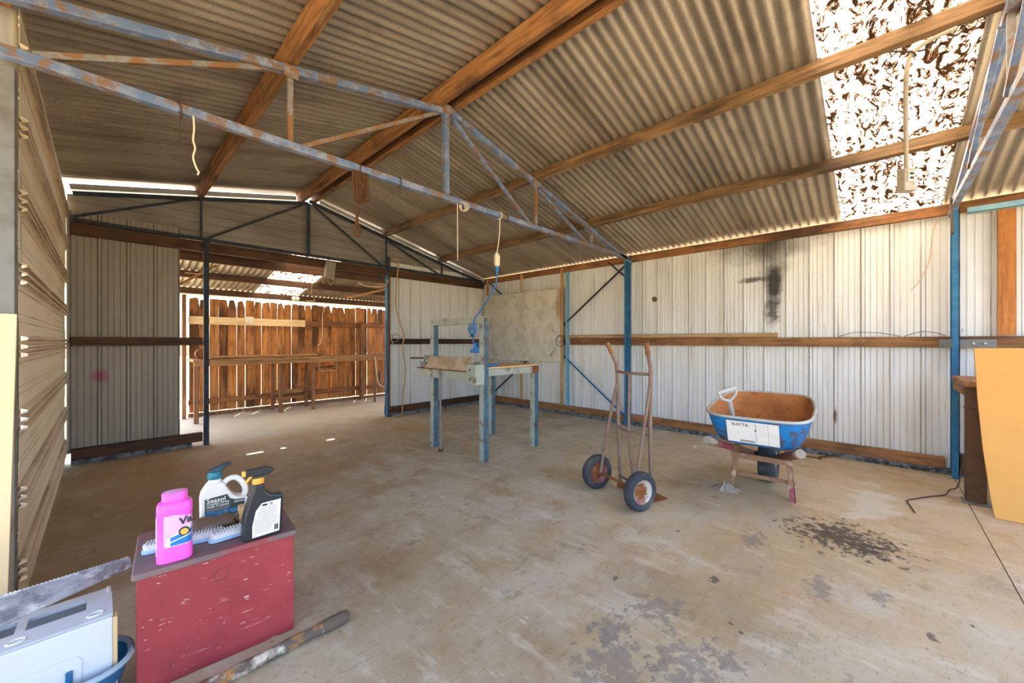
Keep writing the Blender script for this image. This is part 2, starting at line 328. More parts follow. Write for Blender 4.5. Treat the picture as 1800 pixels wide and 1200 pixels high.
M['mortar'] = Mat('wall_base_rubble', (120, 122, 124), 0.95, coord='World', bump=0.8, bump_scale=60).layer((44, 48, 54), 14, 0.42, 0.6, 0.9, detail=8).layer((176, 178, 178), 30, 0.58, 0.7, 0.7).done()
def mat_peg():
    m = Mat('pegboard', (222, 217, 204), 0.75, coord='World').layer((168, 158, 140), 4, 0.45, 0.7, 0.6).layer((140, 118, 90), 10, 0.6, 0.72, 0.6)
    m.blob((176, 140, 96), (5.17, 3.82, 1.85), (0.3, 0.06, 0.3), 0.8, 0.6, 9, 0.4)
    sx = m.n.new('ShaderNodeSeparateXYZ'); m.l.new(m.vec, sx.inputs[0]); acc = []
    for ax in ('Y', 'Z'):
        q = m.n.new('ShaderNodeMath'); q.operation = 'MULTIPLY'; q.inputs[1].default_value = 1 / 0.022; m.l.new(sx.outputs[ax], q.inputs[0])
        fr = m.n.new('ShaderNodeMath'); fr.operation = 'FRACT'; m.l.new(q.outputs[0], fr.inputs[0])
        su = m.n.new('ShaderNodeMath'); su.operation = 'SUBTRACT'; su.inputs[1].default_value = 0.5; m.l.new(fr.outputs[0], su.inputs[0])
        p = m.n.new('ShaderNodeMath'); p.operation = 'POWER'; p.inputs[1].default_value = 2; m.l.new(su.outputs[0], p.inputs[0]); acc.append(p.outputs[0])
    ad = m.n.new('ShaderNodeMath'); m.l.new(acc[0], ad.inputs[0]); m.l.new(acc[1], ad.inputs[1])
    m.mix(m.rng(ad.outputs[0], 0.05, 0.025, 0, 0.35), (110, 98, 82)); return m.done()
M['peg'] = mat_peg()
M['cream_board'] = plain('cream_board', (240, 214, 168), 0.6, 0, (204, 166, 112), 0.5, 3)
M['yellow_board'] = Mat('yellow_board', (224, 166, 86), 0.65).layer((212, 148, 70), 2, 0.45, 0.7, 0.7).layer((150, 100, 50), 26, 0.68, 0.74, 0.7).done()
M['brown_steel'] = plain('brown_leg', (96, 70, 50), 0.8, 0.0, (60, 44, 32), 0.7, 12, bump=0.2)
M['black'] = plain('black_plastic', (28, 30, 34), 0.45)
M['rubber'] = Mat('tyre_rubber', (52, 56, 62), 0.85, bump=0.3).layer((104, 98, 88), 7, 0.5, 0.7, 0.6).done()
M['truck'] = paint_steel('hand_truck_paint', (126, 84, 86), (124, 106, 86), (150, 128, 118), 0.45, 0.65, 0.1)
M['rust'] = Mat('rusty_steel', (138, 84, 44), 0.9, 0.1, bump=0.4).layer((96, 56, 30), 8, 0.45, 0.65, 0.8).layer((176, 116, 62), 14, 0.55, 0.72, 0.7).done()
M['rim'] = paint_steel('wheel_rim_paint', (186, 180, 172), (140, 84, 70), (204, 198, 188), 0.5)
M['rim_red'] = paint_steel('red_rim_paint', (142, 72, 78), (120, 84, 60), (160, 104, 100), 0.5)
M['barrow_blue'] = Mat('barrow_blue_paint', (20, 124, 196), 0.5).layer((90, 74, 60), 11, 0.50, 0.545, 0.95, detail=9, rough=0.7).layer((20, 84, 150), 3, 0.5, 0.7, 0.6).done()
M['barrow_in'] = Mat('rusty_tray', (176, 112, 58), 0.9, bump=0.4).layer((140, 82, 40), 6, 0.45, 0.65, 0.8).layer((92, 54, 28), 16, 0.58, 0.70, 0.8).layer((196, 140, 88), 3, 0.5, 0.7, 0.6).done()
M['barrow_rim'] = plain('tray_rim', (176, 178, 176), 0.5, 0.2, (140, 104, 68), 0.8, 7)
M['handle'] = Mat('barrow_handle', (128, 96, 70), 0.8).layer((150, 56, 84), 4, 0.50, 0.56, 0.9).layer((80, 60, 44), 12, 0.5, 0.7, 0.6).done()
M['grey_wood'] = plain('grey_grip', (156, 146, 132), 0.85, 0, (110, 96, 80), 0.7, 14, bump=0.2)
M['leg_timber'] = Mat('barrow_leg_paint', (146, 110, 80), 0.8).layer((150, 62, 88), 8, 0.52, 0.6, 0.85).layer((196, 176, 150), 10, 0.56, 0.64, 0.7).done()
M['paper'] = plain('paper', (238, 238, 236), 0.7, 0, (206, 206, 204), 0.6, 9)
M['shovel'] = plain('grey_plastic', (190, 194, 194), 0.6, 0, (150, 146, 138), 0.6, 12)
M['red'] = Mat('red_paint', (160, 58, 62), 0.55, bump=0.15).layer((132, 44, 52), 3, 0.42, 0.66, 0.8).layer((186, 130, 126), 40, 0.635, 0.68, 0.7, (0.3, 1, 1.6)).layer((92, 42, 44), 5, 0.6, 0.74, 0.7).layer((226, 206, 190), 110, 0.655, 0.69, 0.85, (0.25, 1, 1.2)).done()
M['lid'] = Mat('worn_lid', (122, 100, 98), 0.75).layer((150, 62, 66), 5, 0.5, 0.66, 0.8).layer((96, 94, 98), 8, 0.5, 0.7, 0.7).layer((170, 160, 152), 24, 0.62, 0.72, 0.6).done()
M['pink'] = plain('pink_plastic', (246, 92, 214), 0.4, 0, (240, 110, 216), 0.5, 5)
M['dust_pink'] = plain('dusty_pink', (214, 150, 186), 0.8, 0, (170, 150, 150), 0.8, 14)
M['pink_pale'] = plain('pale_pink_panel', (250, 176, 232), 0.5)
M['white_plastic'] = plain('white_plastic', (238, 238, 232), 0.4, 0, (214, 210, 198), 0.5, 6)
M['teal'] = plain('teal_cap', (24, 116, 132), 0.45)
M['teal_dark'] = plain('dark_teal_nozzle', (22, 60, 72), 0.5)
M['label_green'] = plain('dark_green_label', (52, 68, 66), 0.5)
M['label_blue'] = Mat('blue_label', (48, 120, 170), 0.5).layer((150, 190, 200), 60, 0.5, 0.6, 0.8).layer((40, 60, 60), 40, 0.6, 0.66, 0.8).done()
M['label_white'] = plain('white_label', (232, 234, 236), 0.5)
M['bottle_black'] = plain('black_bottle', (30, 36, 44), 0.35)
M['yellow'] = plain('yellow_plastic', (240, 176, 76), 0.5)
M['bag'] = plain('brown_bag', (112, 94, 76), 0.45, 0, (78, 64, 50), 0.8, 9)
M['blond_wood'] = plain('blond_wood', (214, 178, 128), 0.8)
M['bristle'] = plain('brush_bristle', (220, 222, 226), 0.9, 0, (176, 180, 188), 0.7, 30)
M['brush_blue'] = plain('brush_base', (150, 186, 220), 0.5)
M['case'] = Mat('white_case', (198, 204, 210), 0.5).layer((206, 190, 160), 2.5, 0.5, 0.72, 0.6).layer((180, 180, 178), 20, 0.62, 0.72, 0.5).done()
M['tan_plastic'] = plain('tan_plastic', (206, 176, 128), 0.6)
M['tub'] = plain('blue_tub', (34, 96, 140), 0.45, 0, (24, 70, 108), 0.6, 4)
M['tub_rim'] = plain('tub_rim', (150, 172, 188), 0.5)
M['saw'] = Mat('saw_steel', (160, 162, 168), 0.55, 0.25).layer((100, 102, 112), 14, 0.45, 0.6, 0.8, detail=9, rough=0.75).layer((214, 212, 208), 40, 0.54, 0.62, 0.7, (0.5, 1, 1), 8).done()
M['saw_handle'] = plain('saw_handle', (150, 100, 56), 0.6)
M['pipe'] = Mat('painted_pole', (98, 84, 74), 0.9, bump=0.6).layer((206, 196, 176), 7, 0.50, 0.56, 0.9, detail=8).layer((172, 120, 60), 9, 0.58, 0.64, 0.8).layer((110, 58, 58), 12, 0.6, 0.66, 0.7).done()
M['cord_blue'] = plain('blue_cord', (26, 112, 186), 0.5)
M['cord_white'] = plain('white_cord', (226, 214, 190), 0.6)
M['cord_tan'] = plain('tan_cord', (196, 164, 120), 0.8)
M['cord_dark'] = plain('dark_wire', (70, 54, 42), 0.8)
M['rope'] = plain('old_rope', (88, 58, 34), 0.95, 0, (52, 34, 20), 0.7, 40)
M['outlet'] = plain('outlet_plastic', (226, 216, 192), 0.5, 0, (186, 170, 140), 0.6, 14)
M['outlet_grey'] = plain('old_outlet', (172, 162, 146), 0.6, 0, (120, 108, 92), 0.7, 18)
M['stone'] = Mat('cement_block', (196, 176, 148), 0.95, bump=0.6).layer((150, 122, 92), 10, 0.45, 0.65, 0.8).layer((110, 84, 58), 6, 0.55, 0.7, 0.8).done()
M['leaf'] = plain('dry_leaf', (86, 60, 36), 0.9)
M['plate'] = plain('grey_plate', (128, 130, 128), 0.6, 0.2, (96, 88, 78), 0.7, 10)
M['lamp_grey'] = plain('grey_box', (150, 144, 134), 0.6, 0, (118, 108, 94), 0.7, 12)
M['bolt'] = plain('bolt_steel', (196, 192, 184), 0.4, 0.6)
M['cardboard'] = plain('cardboard', (196, 160, 108), 0.8)
M['ink'] = plain('ink', (40, 44, 50), 0.6)
M['ink_pale'] = plain('grey_ink', (150, 152, 156), 0.6)
M['white_ink'] = plain('white_ink', (240, 242, 242), 0.6)
M['mid_blue'] = plain('blue_print', (30, 120, 196), 0.5)

# ------------------------------------------------------------------ setting: geometry of the shed
XR, YB, XL, RX = 5.30, 5.77, -0.24, 1.95
Y0, Y1 = -2.0, 5.90                                   # front opening, back rake
def zsheet(x): return 3.252 - 0.212 * (RX - x) if x < RX else 3.262 - 0.243 * (x - RX)
def zchord(x): return 3.122 - 0.212 * (RX - x) if x < RX else 3.158 - 0.243 * (x - RX)

fl = struct('floor')
part(fl, 'slab', MB().box(-1.5, 5.55, -0.482, 5.80, -0.12, 0.0), M['floor'])
part(fl, 'slab', MB().box(-1.5, 5.55, -3.2, -0.488, -0.12, -0.002), M['floor'])
part(fl, 'slab', MB().box(-1.5, 5.9, 5.806, 8.12, -0.12, -0.001), M['floor'])
gr = MB().box(-40, 45, -40, 45, -0.35, -0.121).build('ground', M['ground']); gr['kind'] = 'structure'

def corr(width, pitch=0.0762, amp=0.0105, seg=8):
    n = int(round(width / pitch * seg)); return [(k * pitch / seg, amp * math.cos(2 * math.pi * k / seg)) for k in range(n + 1)]
ce = struct('ceiling')
SW = 0.762
base_y = 0.28
nlo = math.floor((Y0 - base_y) / SW); nhi = math.ceil((Y1 - base_y) / SW)
dR = Vector((1, 0, -0.243)); dL = Vector((-1, 0, -0.212))
for k in range(nlo, nhi):
    ya = base_y + k * SW; w = min(SW + 0.06, Y1 - ya) if ya + SW + 0.06 > Y1 else SW + 0.06
    lift = 0.011 + (0.0016 if k % 2 else 0)
    skyl = (k == -1)
    for d, x0, ln in ((dR, RX + 0.03, 3.47), (dL, RX - 0.03, 3.40)):
        N = Vector((0.236 if d.x > 0 else -0.207, 0, 0.972)).normalized()
        mb = MB().strip(corr(w), (x0, ya, zsheet(x0) + lift), (0, 1, 0), d * ln, N)
        sk = skyl and d.x > 0
        o = part(ce, 'skylight_sheet' if sk else 'roof_sheet', mb, M['skylight'] if sk else M['roof'], smooth=True)
        if sk: o['label'] = 'translucent stained fibreglass sheet'
mb = MB()
for sgn, d in ((1, dR), (-1, dL)):
    a = Vector((RX, 0, 3.305)); mb.obox(a + d * 0.11 + Vector((0, (Y0 + Y1) / 2, 0)), (d.normalized(), (0, 1, 0), d.normalized().cross(Vector((0, 1, 0)))), (0.115, (Y1 - Y0) / 2, 0.001))
part(ce, 'ridge_cap', mb, M['roof'])

# corrugated wall sheets with major ribs and fine swages
def ribprof(width, pitch=0.21, major=0.018, minor=0.004):
    pr = []; u = 0.0
    while u < width - 1e-6:
        for a, h in ((0, 0), (0.007, major), (0.023, major), (0.030, 0), (0.068, 0), (0.071, minor), (0.076, minor), (0.079, 0), (0.113, 0), (0.116, minor), (0.121, minor), (0.124, 0), (0.160, 0), (0.163, minor), (0.168, minor), (0.171, 0)):
            if u + a * pitch / 0.21 <= width: pr.append((u + a * pitch / 0.21, h))
        u += pitch
    pr.append((width, 0)); return pr
wr = struct('wall_right', (XR, 2, 0))
yy = Y0; k = 0
while yy < YB - 0.02:
    w = min(0.85, YB - yy)
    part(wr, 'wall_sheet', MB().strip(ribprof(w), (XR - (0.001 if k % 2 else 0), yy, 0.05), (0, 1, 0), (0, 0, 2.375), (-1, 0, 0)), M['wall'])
    yy += 0.84; k += 1
wb = struct('wall_back', (2.5, YB, 0))
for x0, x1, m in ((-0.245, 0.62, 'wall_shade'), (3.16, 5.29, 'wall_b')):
    xx = x0; k = 0
    while xx < x1 - 0.03:
        w = min(0.85, x1 - xx)
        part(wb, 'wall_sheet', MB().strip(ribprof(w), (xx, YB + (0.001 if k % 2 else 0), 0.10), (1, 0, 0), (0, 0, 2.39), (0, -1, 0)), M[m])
        xx += 0.84; k += 1
def clip_panel(za, zb):
    rows = [(za + u, h) for u, h in ribprof(zb - za, 0.105, 0.006, 0.0015)]
    xs = [-0.24 + 5.53 * i / 60 for i in range(61)]
    mb = MB(); n = len(xs)
    mb.add([(x, 5.80 - h, min(z, zchord(x) - 0.005)) for z, h in rows for x in xs], [(r * n + i, r * n + i + 1, (r + 1) * n + i + 1, (r + 1) * n + i) for r in range(len(rows) - 1) for i in range(n - 1) if rows[r][0] < max(zchord(xs[i]), zchord(xs[i + 1])) - 0.005])
    return mb
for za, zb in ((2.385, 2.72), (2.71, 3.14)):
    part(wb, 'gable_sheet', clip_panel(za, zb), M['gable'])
def leftprof(h):
    pr = [(0, 0)]; g = 0.16
    while g < h:
        for a in (0, 0.036, 0.072):
            for q, d in ((-0.012, 0), (-0.005, 0.024), (0.007, 0.024), (0.014, 0)): pr.append((g + a + q, d))
        for a in (0.165, 0.20): pr += [(g + a, 0), (g + a + 0.002, -0.003), (g + a + 0.004, 0)]
        g += 0.32
    pr = [p for p in pr if p[0] < h]; pr.append((h, 0)); return pr
wlft = struct('wall_left', (XL, 4.2, 0))
for za, h, off in ((0.001, 0.66, 0), (0.66, 0.64, 0.002), (1.30, 0.64, 0), (1.94, 0.71, 0.002)):
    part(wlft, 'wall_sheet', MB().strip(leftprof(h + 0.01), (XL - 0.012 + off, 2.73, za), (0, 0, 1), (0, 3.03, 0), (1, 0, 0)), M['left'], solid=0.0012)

# roof timbers
def purlin(x, w, h, label, mat='purlin', drop=0.0, group='purlins under the roof sheets'):
    N = Vector((0.207 * (-1 if x < RX else 1) * 1.0, 0, 0.978)).normalized()
    z = zsheet(x) - 0.002 - drop; c = Vector((x, 0, z)) - N * h / 2
    solo('roof_purlin', MB().bar((c.x, Y0, c.z), (c.x, 5.83, c.z), w, h, N), M[mat], label, 'roof beam', group, bevel=0.003)
purlin(0.77, 0.055, 0.118, 'orange-brown timber roof purlin running along the middle of the left roof slope')
purlin(1.855, 0.05, 0.125, 'deep orange timber purlin just left of the ridge gap')
purlin(2.055, 0.045, 0.095, 'orange timber purlin just right of the ridge gap')
purlin(3.13, 0.05, 0.095, 'timber purlin on the right slope, upper one crossing the skylight', 'purlin_grey')
purlin(4.19, 0.05, 0.095, 'timber purlin on the right slope, lower one crossing the skylight', 'purlin_grey')
purlin(-0.32, 0.05, 0.118, 'timber purlin over the top of the cream left wall')
solo('eave_beam', MB().box(5.235, 5.285, Y0, 5.72, 2.345, 2.44), M['beam_y'], 'rough timber eave beam along the top of the white right wall', 'beam', bevel=0.004)

# trusses
def truss(Y, label, dark=False):
    t = thing('roof_truss', label, 'roof truss', (RX, Y, 2.36), group='steel roof trusses')
    a = M['truss_dark'] if dark else M['truss']; b = M['truss_dark'] if dark else M['truss_rust']
    xl = -0.20 if dark else -1.42; s = 0.036 if dark else 0.046; ws = 0.022 if dark else 0.028
    def P(n, mb, m): part(t, n, mb, m, bevel=0.002)
    P('bottom_chord', MB().bar((xl, Y, 2.387), (5.17, Y, 2.387), s, s), a)
    for x0, x1 in ((xl, RX - 0.01), (5.24, RX + 0.01)):
        P('top_chord', MB().bar((x0, Y, zchord(x0) - s / 2 - 0.004), (x1, Y, zchord(x1) - s / 2 - 0.004), s, s, (0, 0, 1)), a)
    P('king_post', MB().bar((RX, Y, 2.40), (RX, Y, 3.10), s, s, (0, 1, 0)), a)
    for x in (0.785, 3.11, 4.19): P('strut', MB().bar((x, Y, 2.40), (x, Y, zchord(x) - s), ws, ws, (0, 1, 0)), b)
    for p, q in (((-0.20, 2.42), (0.72, 2.835)), ((0.84, 2.405), (1.87, 3.06)), ((2.04, 3.08), (3.05, 2.405)), ((3.17, 2.81), (4.13, 2.405))):
        P('web', MB().bar((p[0], Y + 0.02, p[1]), (q[0], Y + 0.02, q[1]), ws, ws), b if p[0] < 2 or dark else a)
    if not dark:
        for x in (0.785, RX, 3.08): P('gusset', MB().box(x - 0.04, x + 0.04, Y - 0.03, Y - 0.025, zchord(x) - 0.085, zchord(x) - 0.01), b)
    return t
truss(2.60, 'pale blue rusty steel roof truss crossing the middle of the shed')
truss(-0.48, 'blue steel roof truss beside the skylight at the right edge')
truss(5.70, 'dark steel roof truss against the back gable wall', True)

# gable flashings in the rake gap
for sgn, x0, x1, lab in ((-1, XL + 0.02, RX - 0.14, 'silver metal flashing under the left half of the back gable roof edge'), (1, RX + 0.16, 5.2, 'silver metal flashing under the right half of the back gable roof edge')):
    a = Vector((x0, 5.74, zchord(x0) + 0.052)); b = Vector((x1, 5.74, zchord(x1) + 0.052)); d = (b - a).normalized(); up = Vector((0, 1, 0)).cross(d) * -1
    if up.z < 0: up = -up
    mb = MB(); mb.obox((a + b) / 2, (d, (0, 1, 0), up), ((b - a).length / 2, 0.001, 0.03)); mb.obox((a + b) / 2 + Vector((0, 0.03, 0)) - up * 0.03, (d, (0, 1, 0), up), ((b - a).length / 2, 0.03, 0.001))
    mb.obox((a + b) / 2 + Vector((0, -0.012, 0)) - up * 0.03, (d, (0, 1, 0), up), ((b - a).length / 2, 0.012, 0.001))
    solo('gable_flashing', mb, M['flash'], lab, 'flashing', 'gable flashings')

# back wall framing
solo('back_beam', MB().box(-0.21, 5.23, 5.705, 5.75, 2.245, 2.362), M['beam_x'], 'long dark timber beam across the top of the back wall opening', 'beam', bevel=0.004)
solo('wall_rail', MB().box(-0.21, 0.80, 5.70, 5.75, 1.157, 1.245), M['beam_x'], 'dark timber middle rail left of the back opening', 'rail', bevel=0.003)
solo('wall_rail', MB().box(3.17, 5.22, 5.70, 5.75, 1.157, 1.245), M['beam_x'], 'brown timber middle rail right of the back opening', 'rail', bevel=0.003)
solo('base_rail', MB().box(-0.21, 0.80, 5.69, 5.75, 0.045, 0.148), M['beam_x'], 'dark timber bottom rail left of the back opening', 'rail', bevel=0.003)
solo('base_rail', MB().box(3.17, 5.22, 5.69, 5.75, 0.045, 0.148), M['beam_x'], 'brown timber bottom rail right of the back opening', 'rail', bevel=0.003)
solo('steel_post', MB().box(0.805, 0.855, 5.66, 5.70, 0.0, 2.36), M['truss_dark'], 'thin dark steel post left of the back opening', 'post', bevel=0.003)
t = thing('steel_post', 'dark blue steel angle post right of the back opening', 'post', (3.14, 5.67, 0))
part(t, 'flange', MB().box(3.115, 3.16, 5.665, 5.671, 0, 2.55), M['truss_dark']); part(t, 'flange', MB().box(3.115, 3.121, 5.671, 5.75, 0, 2.36), M['blue'])
part(t, 'stop_bar', MB().box(3.125, 3.145, 5.645, 5.664, 0.02, 2.3), M['brown_steel'])
for o_ in (MB().box(-0.21, 0.70, 5.66, 5.80, 0.0, 0.045), MB().box(3.17, 5.22, 5.66, 5.80, 0.0, 0.045)):
    q = o_.build('trim_1', M['mortar']); q['kind'] = 'structure'
q = MB().box(5.225, 5.34, Y0, 5.65, 0.0, 0.05).build('trim_2', M['mortar']); q['kind'] = 'structure'

# right wall framing
solo('wall_rail', MB().box(5.235, 5.285, Y0, 3.78, 1.147, 1.245), M['rail_y'], 'weathered timber middle rail along the white right wall', 'rail', bevel=0.004)
solo('rail_batten', MB().tube([(5.245, 0.83, 1.272), (5.245, 3.76, 1.276)], 0.026, 8), M['pale_y'], 'pale timber batten lying on top of the right wall middle rail', 'batten')
solo('base_rail', MB().box(5.235, 5.285, -0.44, 5.66, 0.05, 0.15), M['rail_y'], 'timber bottom rail along the foot of the white right wall', 'rail', bevel=0.004)
solo('base_rail', MB().box(5.22, 5.285, Y0, -0.53, 0.03, 0.2), M['brown_steel'], 'dark timber bottom rail behind the yellow leaning board', 'rail', bevel=0.004)
def column(Y, label):
    t = thing('steel_column', label, 'column', (5.17, Y, 0), group='blue steel columns')
    part(t, 'upright', MB().angle((5.11, Y - 0.022, 0), (5.11, Y - 0.022, 2.40), 0.044, 0.005, (0, 1, 0), (1, 0, 0)), M['blue'])
    part(t, 'upright', MB().angle((5.232, Y - 0.022, 0), (5.232, Y - 0.022, 2.44), 0.044, 0.005, (0, 1, 0), (-1, 0, 0)), M['blue'])
    for z in (0.12, 0.85, 1.55, 2.2): part(t, 'batten_plate', MB().box(5.112, 5.228, Y + 0.003, Y + 0.007, z, z + 0.03), M['blue'])
    return t
column(2.61, 'laced blue steel column on the right wall behind the hand truck')
column(-0.49, 'laced blue steel column beside the yellow leaning board')
def brace(p, q, label): solo('wall_brace', MB().bar((5.226, p[0], p[1]), (5.226, q[0], q[1]), 0.006, 0.03, (0, 0, 1)), M['truss_dark'], label, 'brace', 'diagonal steel wall braces')
brace((2.64, 2.33), (5.58, 0.10), 'thin steel diagonal brace falling from the blue column towards the back corner')
solo('wall_brace', MB().bar((5.220, 5.58, 2.38), (5.220, 2.66, 0.10), 0.006, 0.03, (0, 0, 1)), M['blue'], 'blue steel diagonal brace running down to the foot of the blue column', 'brace', 'diagonal steel wall braces')
solo('wall_brace', MB().bar((5.215, 2.95, 2.39), (5.215, 2.66, 2.13), 0.006, 0.022, (0, 0, 1)), M['truss_dark'], 'short dark knee brace at the top of the blue column', 'brace', 'diagonal steel wall braces')
for y, lab in ((4.68, 'pale vertical timber batten behind the middle of the pegboard'), (3.785, 'pale vertical timber batten at the right edge of the pegboard'), (5.58, 'vertical timber batten in the back corner beside the pegboard')):
    solo('wall_batten', MB().box(5.185, 5.212, y - 0.022, y + 0.022, 0.152, 2.41), M['batten_z'], lab, 'batten', 'vertical battens holding the pegboard', bevel=0.003)
solo('wall_stud', MB().angle((5.232, 3.70, 0.15), (5.232, 3.70, 2.34), 0.05, 0.004, (0, -1, 0), (-1, 0, 0)), M['blue_pale'], 'pale blue steel stud beside the pegboard batten', 'stud')
pg = thing('pegboard', 'large pale perforated pegboard mounted in the back right corner', 'pegboard', (5.172, 4.7, 0.86))
poly = [(3.80, 0.868), (3.80, 1.40), (3.808, 1.55), (3.80, 1.70), (3.815, 1.82), (3.80, 1.95), (3.80, 2.068), (4.4, 2.082), (5.0, 2.074), (5.61, 2.096), (5.615, 0.866), (4.7, 0.855)]
part(pg, 'panel', MB().prism(poly, ((5.178, 0, 0), (0, 1, 0), (0, 0, 1)), -0.006), M['peg'])
part(pg, 'hook', MB().tube(smoothpts([(5.17, 3.98, 0.99), (5.155, 3.975, 0.96), (5.15, 3.96, 1.0), (5.16, 3.94, 1.03)], 4), 0.004, 6), M['ink'])
t = thing('bracket_plate', 'grey steel bracket plate bolted to the rail beside the blue column', 'bracket', (5.2, -0.57, 1.15))
part(t, 'plate', MB().box(5.222, 5.234, -0.73, -0.40, 1.145, 1.218), M['plate'], bevel=0.002)
for y in (-0.60, -0.665): part(t, 'bolt', MB().lathe([(0, -0.004), (0.012, -0.004), (0.012, 0.006), (0.006, 0.012), (0, 0.012)], 10, Matrix.Translation((5.222, y, 1.182)) @ Matrix.Rotation(-math.pi / 2, 4, 'Y')), M['bolt'])
solo('wall_board', MB().box(5.222, 5.234, -0.835, -0.735, 1.25, 2.34), M['orange_z'], 'upright orange timber board on the wall above the yellow board', 'board', bevel=0.003)
solo('wall_angle', MB().angle((5.15, -0.56, 2.31), (5.15, Y0, 2.31), 0.05, 0.004, (0, 0, 1), (1, 0, 0)), M['blue_pale'], 'pale blue steel angle under the eave at the right edge', 'steel angle')
solo('truss_plate', MB().bar((4.93, -0.455, 2.11), (5.06, -0.455, 2.44), 0.012, 0.05, (1, 0, 0)), M['brown_steel'], 'dark steel splice bar hanging at the top of the right blue column', 'plate')

# left foreground: pole, post, cream board
t = thing('galvanised_pole', 'thick galvanised pipe pole at the left edge', 'pole', (-0.295, 2.80, 0))
part(t, 'upper_pipe', MB().lathe([(0.046, 1.49), (0.046, 2.70)], 20, Matrix.Translation((-0.295, 2.80, 0))), M['galv'], smooth=True)
part(t, 'lower_pipe', MB().lathe([(0.043, 0.0), (0.043, 1.50)], 20, Matrix.Translation((-0.295, 2.80, 0))), M['galv'], smooth=True)
solo('corner_post', MB().box(-0.30, -0.2545, 2.655, 2.725, 0, 2.36), M['plate'], 'grey steel post at the free end of the cream left wall', 'post', bevel=0.003)
solo('cream_board', MB().prism([(-0.242, 1.313), (-0.90, 1.315), (-0.90, 0.0), (-0.268, 0.0)], ((0, 2.60, 0), (1, 0, 0), (0, 0, 1)), 0.018), M['cream_board'], 'cream flat board standing against the galvanised pole', 'board', bevel=0.002)
# ------------------------------------------------------------------ lean-to behind the back wall
FY = 7.93
def zlean(y): return 2.345 - 0.195 * (y - 6.3)
cl = struct('ceiling_lean_to', (2.5, 6.9, 2.1))
xx = 1.75 - SW * 3; k = 0
while xx < 5.6:
    sk = abs(xx - 1.75) < 0.01
    mb = MB().strip(corr(SW + 0.06), (xx, 5.868, zlean(5.868) + 0.012 + (0.0016 if k % 2 else 0)), (1, 0, 0), (0, 2.43, -0.195 * 2.43), (0, 0.19, 0.98))
    o = part(cl, 'skylight_sheet' if sk else 'roof_sheet', mb, M['skylight'] if sk else M['roof_lean'], smooth=True); xx += SW; k += 1
    if sk: o['label'] = 'translucent stained fibreglass sheet'
for y, h, lab in ((6.27, 0.135, 'thick dark timber beam under the lean-to roof, nearest the opening'), (7.05, 0.095, 'dark timber beam under the lean-to roof, middle one'), (7.83, 0.095, 'dark timber plate beam on top of the paling fence')):
    z = zlean(y) - 0.002
    solo('lean_to_beam', MB().box(-0.3, 5.6, y - 0.03, y + 0.03, z - h, z), M['beam_x'], lab, 'beam', 'beams under the lean-to roof', bevel=0.003)
for xa, xb in ((-0.5, 1.60), (1.74, 1.92), (1.96, 2.42), (2.50, 3.36), (3.88, 5.7)):  # added unseen strips block the sun; gaps between them cast the floor slivers
    part(cl, 'sun_slot_strip', MB().bar(((xa + xb) / 2, 5.803, 2.462), ((xa + xb) / 2, 5.93, 2.444), xb - xa, 0.0015), M['flash'])
fe = thing('paling_fence', 'orange-brown vertical timber paling fence behind the long bench', 'fence', (2.9, FY, 0))
x = 0.945; k = 0
gaps = {0: 0.004, 2: 0.006, 4: 0.010, 8: 0.006, 11: 0.004}
while x < 5.5:
    w = random.uniform(0.108, 0.135); h = random.uniform(1.885, 1.915); n = random.uniform(-0.004, 0.004)
    tp = random.uniform(0.0, 0.02); tp2 = random.choice((0, 0, 0.02, 0.035)); lean = random.uniform(-0.004, 0.004)
    pts = [(x, 0.064), (x + w, 0.064 + random.uniform(-.004, .004)), (x + w, 1.76), (x + w + lean - random.choice((0, 0.004, 0.02, 0.035)), h - tp), (x + w * 0.6, h), (x + lean + random.choice((0, 0, 0.008, 0.02)), h - tp2 * 0.6), (x, 1.78)]
    part(fe, 'paling', MB().prism(pts, ((0, FY + 0.012 + n * 0.3 + (0.018 if k % 2 else 0), 0), (1, 0, 0), (0, 0, 1)), 0.014), M['paling'])
    x += w + gaps.get(k, random.choice((-0.004, -0.003, -0.002, -0.002, 0.001, 0.003))); k += 1
part(fe, 'rail', MB().box(0.93, 5.5, FY - 0.05, FY - 0.012, 1.49, 1.585), M['fence_rail'], bevel=0.003)
part(fe, 'rail', MB().box(0.93, 5.5, FY - 0.05, FY - 0.012, 0.19, 0.275), M['fence_rail'], bevel=0.003)
part(fe, 'plinth', MB().box(0.93, 5.5, FY - 0.02, FY + 0.02, 0.0, 0.055), M['bench_z'])
for xp, zt, w in ((0.87, 1.93, 0.05), (3.72, 1.60, 0.07)):
    part(fe, 'post', MB().box(xp - w / 2, xp + w / 2, FY - 0.13, FY - 0.052, 0, zt), M['bench_z'], bevel=0.004)
solo('pale_plank', MB().box(0.93, 2.63, FY - 0.078, FY - 0.053, 1.475, 1.60), M['pale_x'], 'long pale cream plank fixed along the fence above the bench', 'plank', bevel=0.003)
solo('plank_wrap', MB().loft(rbox_rings(1.68, 1.80, FY - 0.105, FY - 0.079, [(1.49, 0.01), (1.50, 0), (1.59, 0), (1.625, 0.008)], 0.012), True), M['outlet'], 'crumpled pale wrap hung over the pale plank', 'wrap', smooth=True)
be = thing('long_bench', 'long narrow timber workbench along the paling fence', 'workbench', (2.9, 7.5, 0))
for i, (y0, y1) in enumerate(((7.19, 7.40), (7.405, 7.62), (7.625, 7.79))): part(be, 'top_plank', MB().box(0.90, 5.2, y0, y1, 0.90, 0.935), M['bench_x'], bevel=0.003)
part(be, 'front_rail', MB().box(0.92, 5.18, 7.195, 7.235, 0.835, 0.90), M['bench_x'], bevel=0.003)
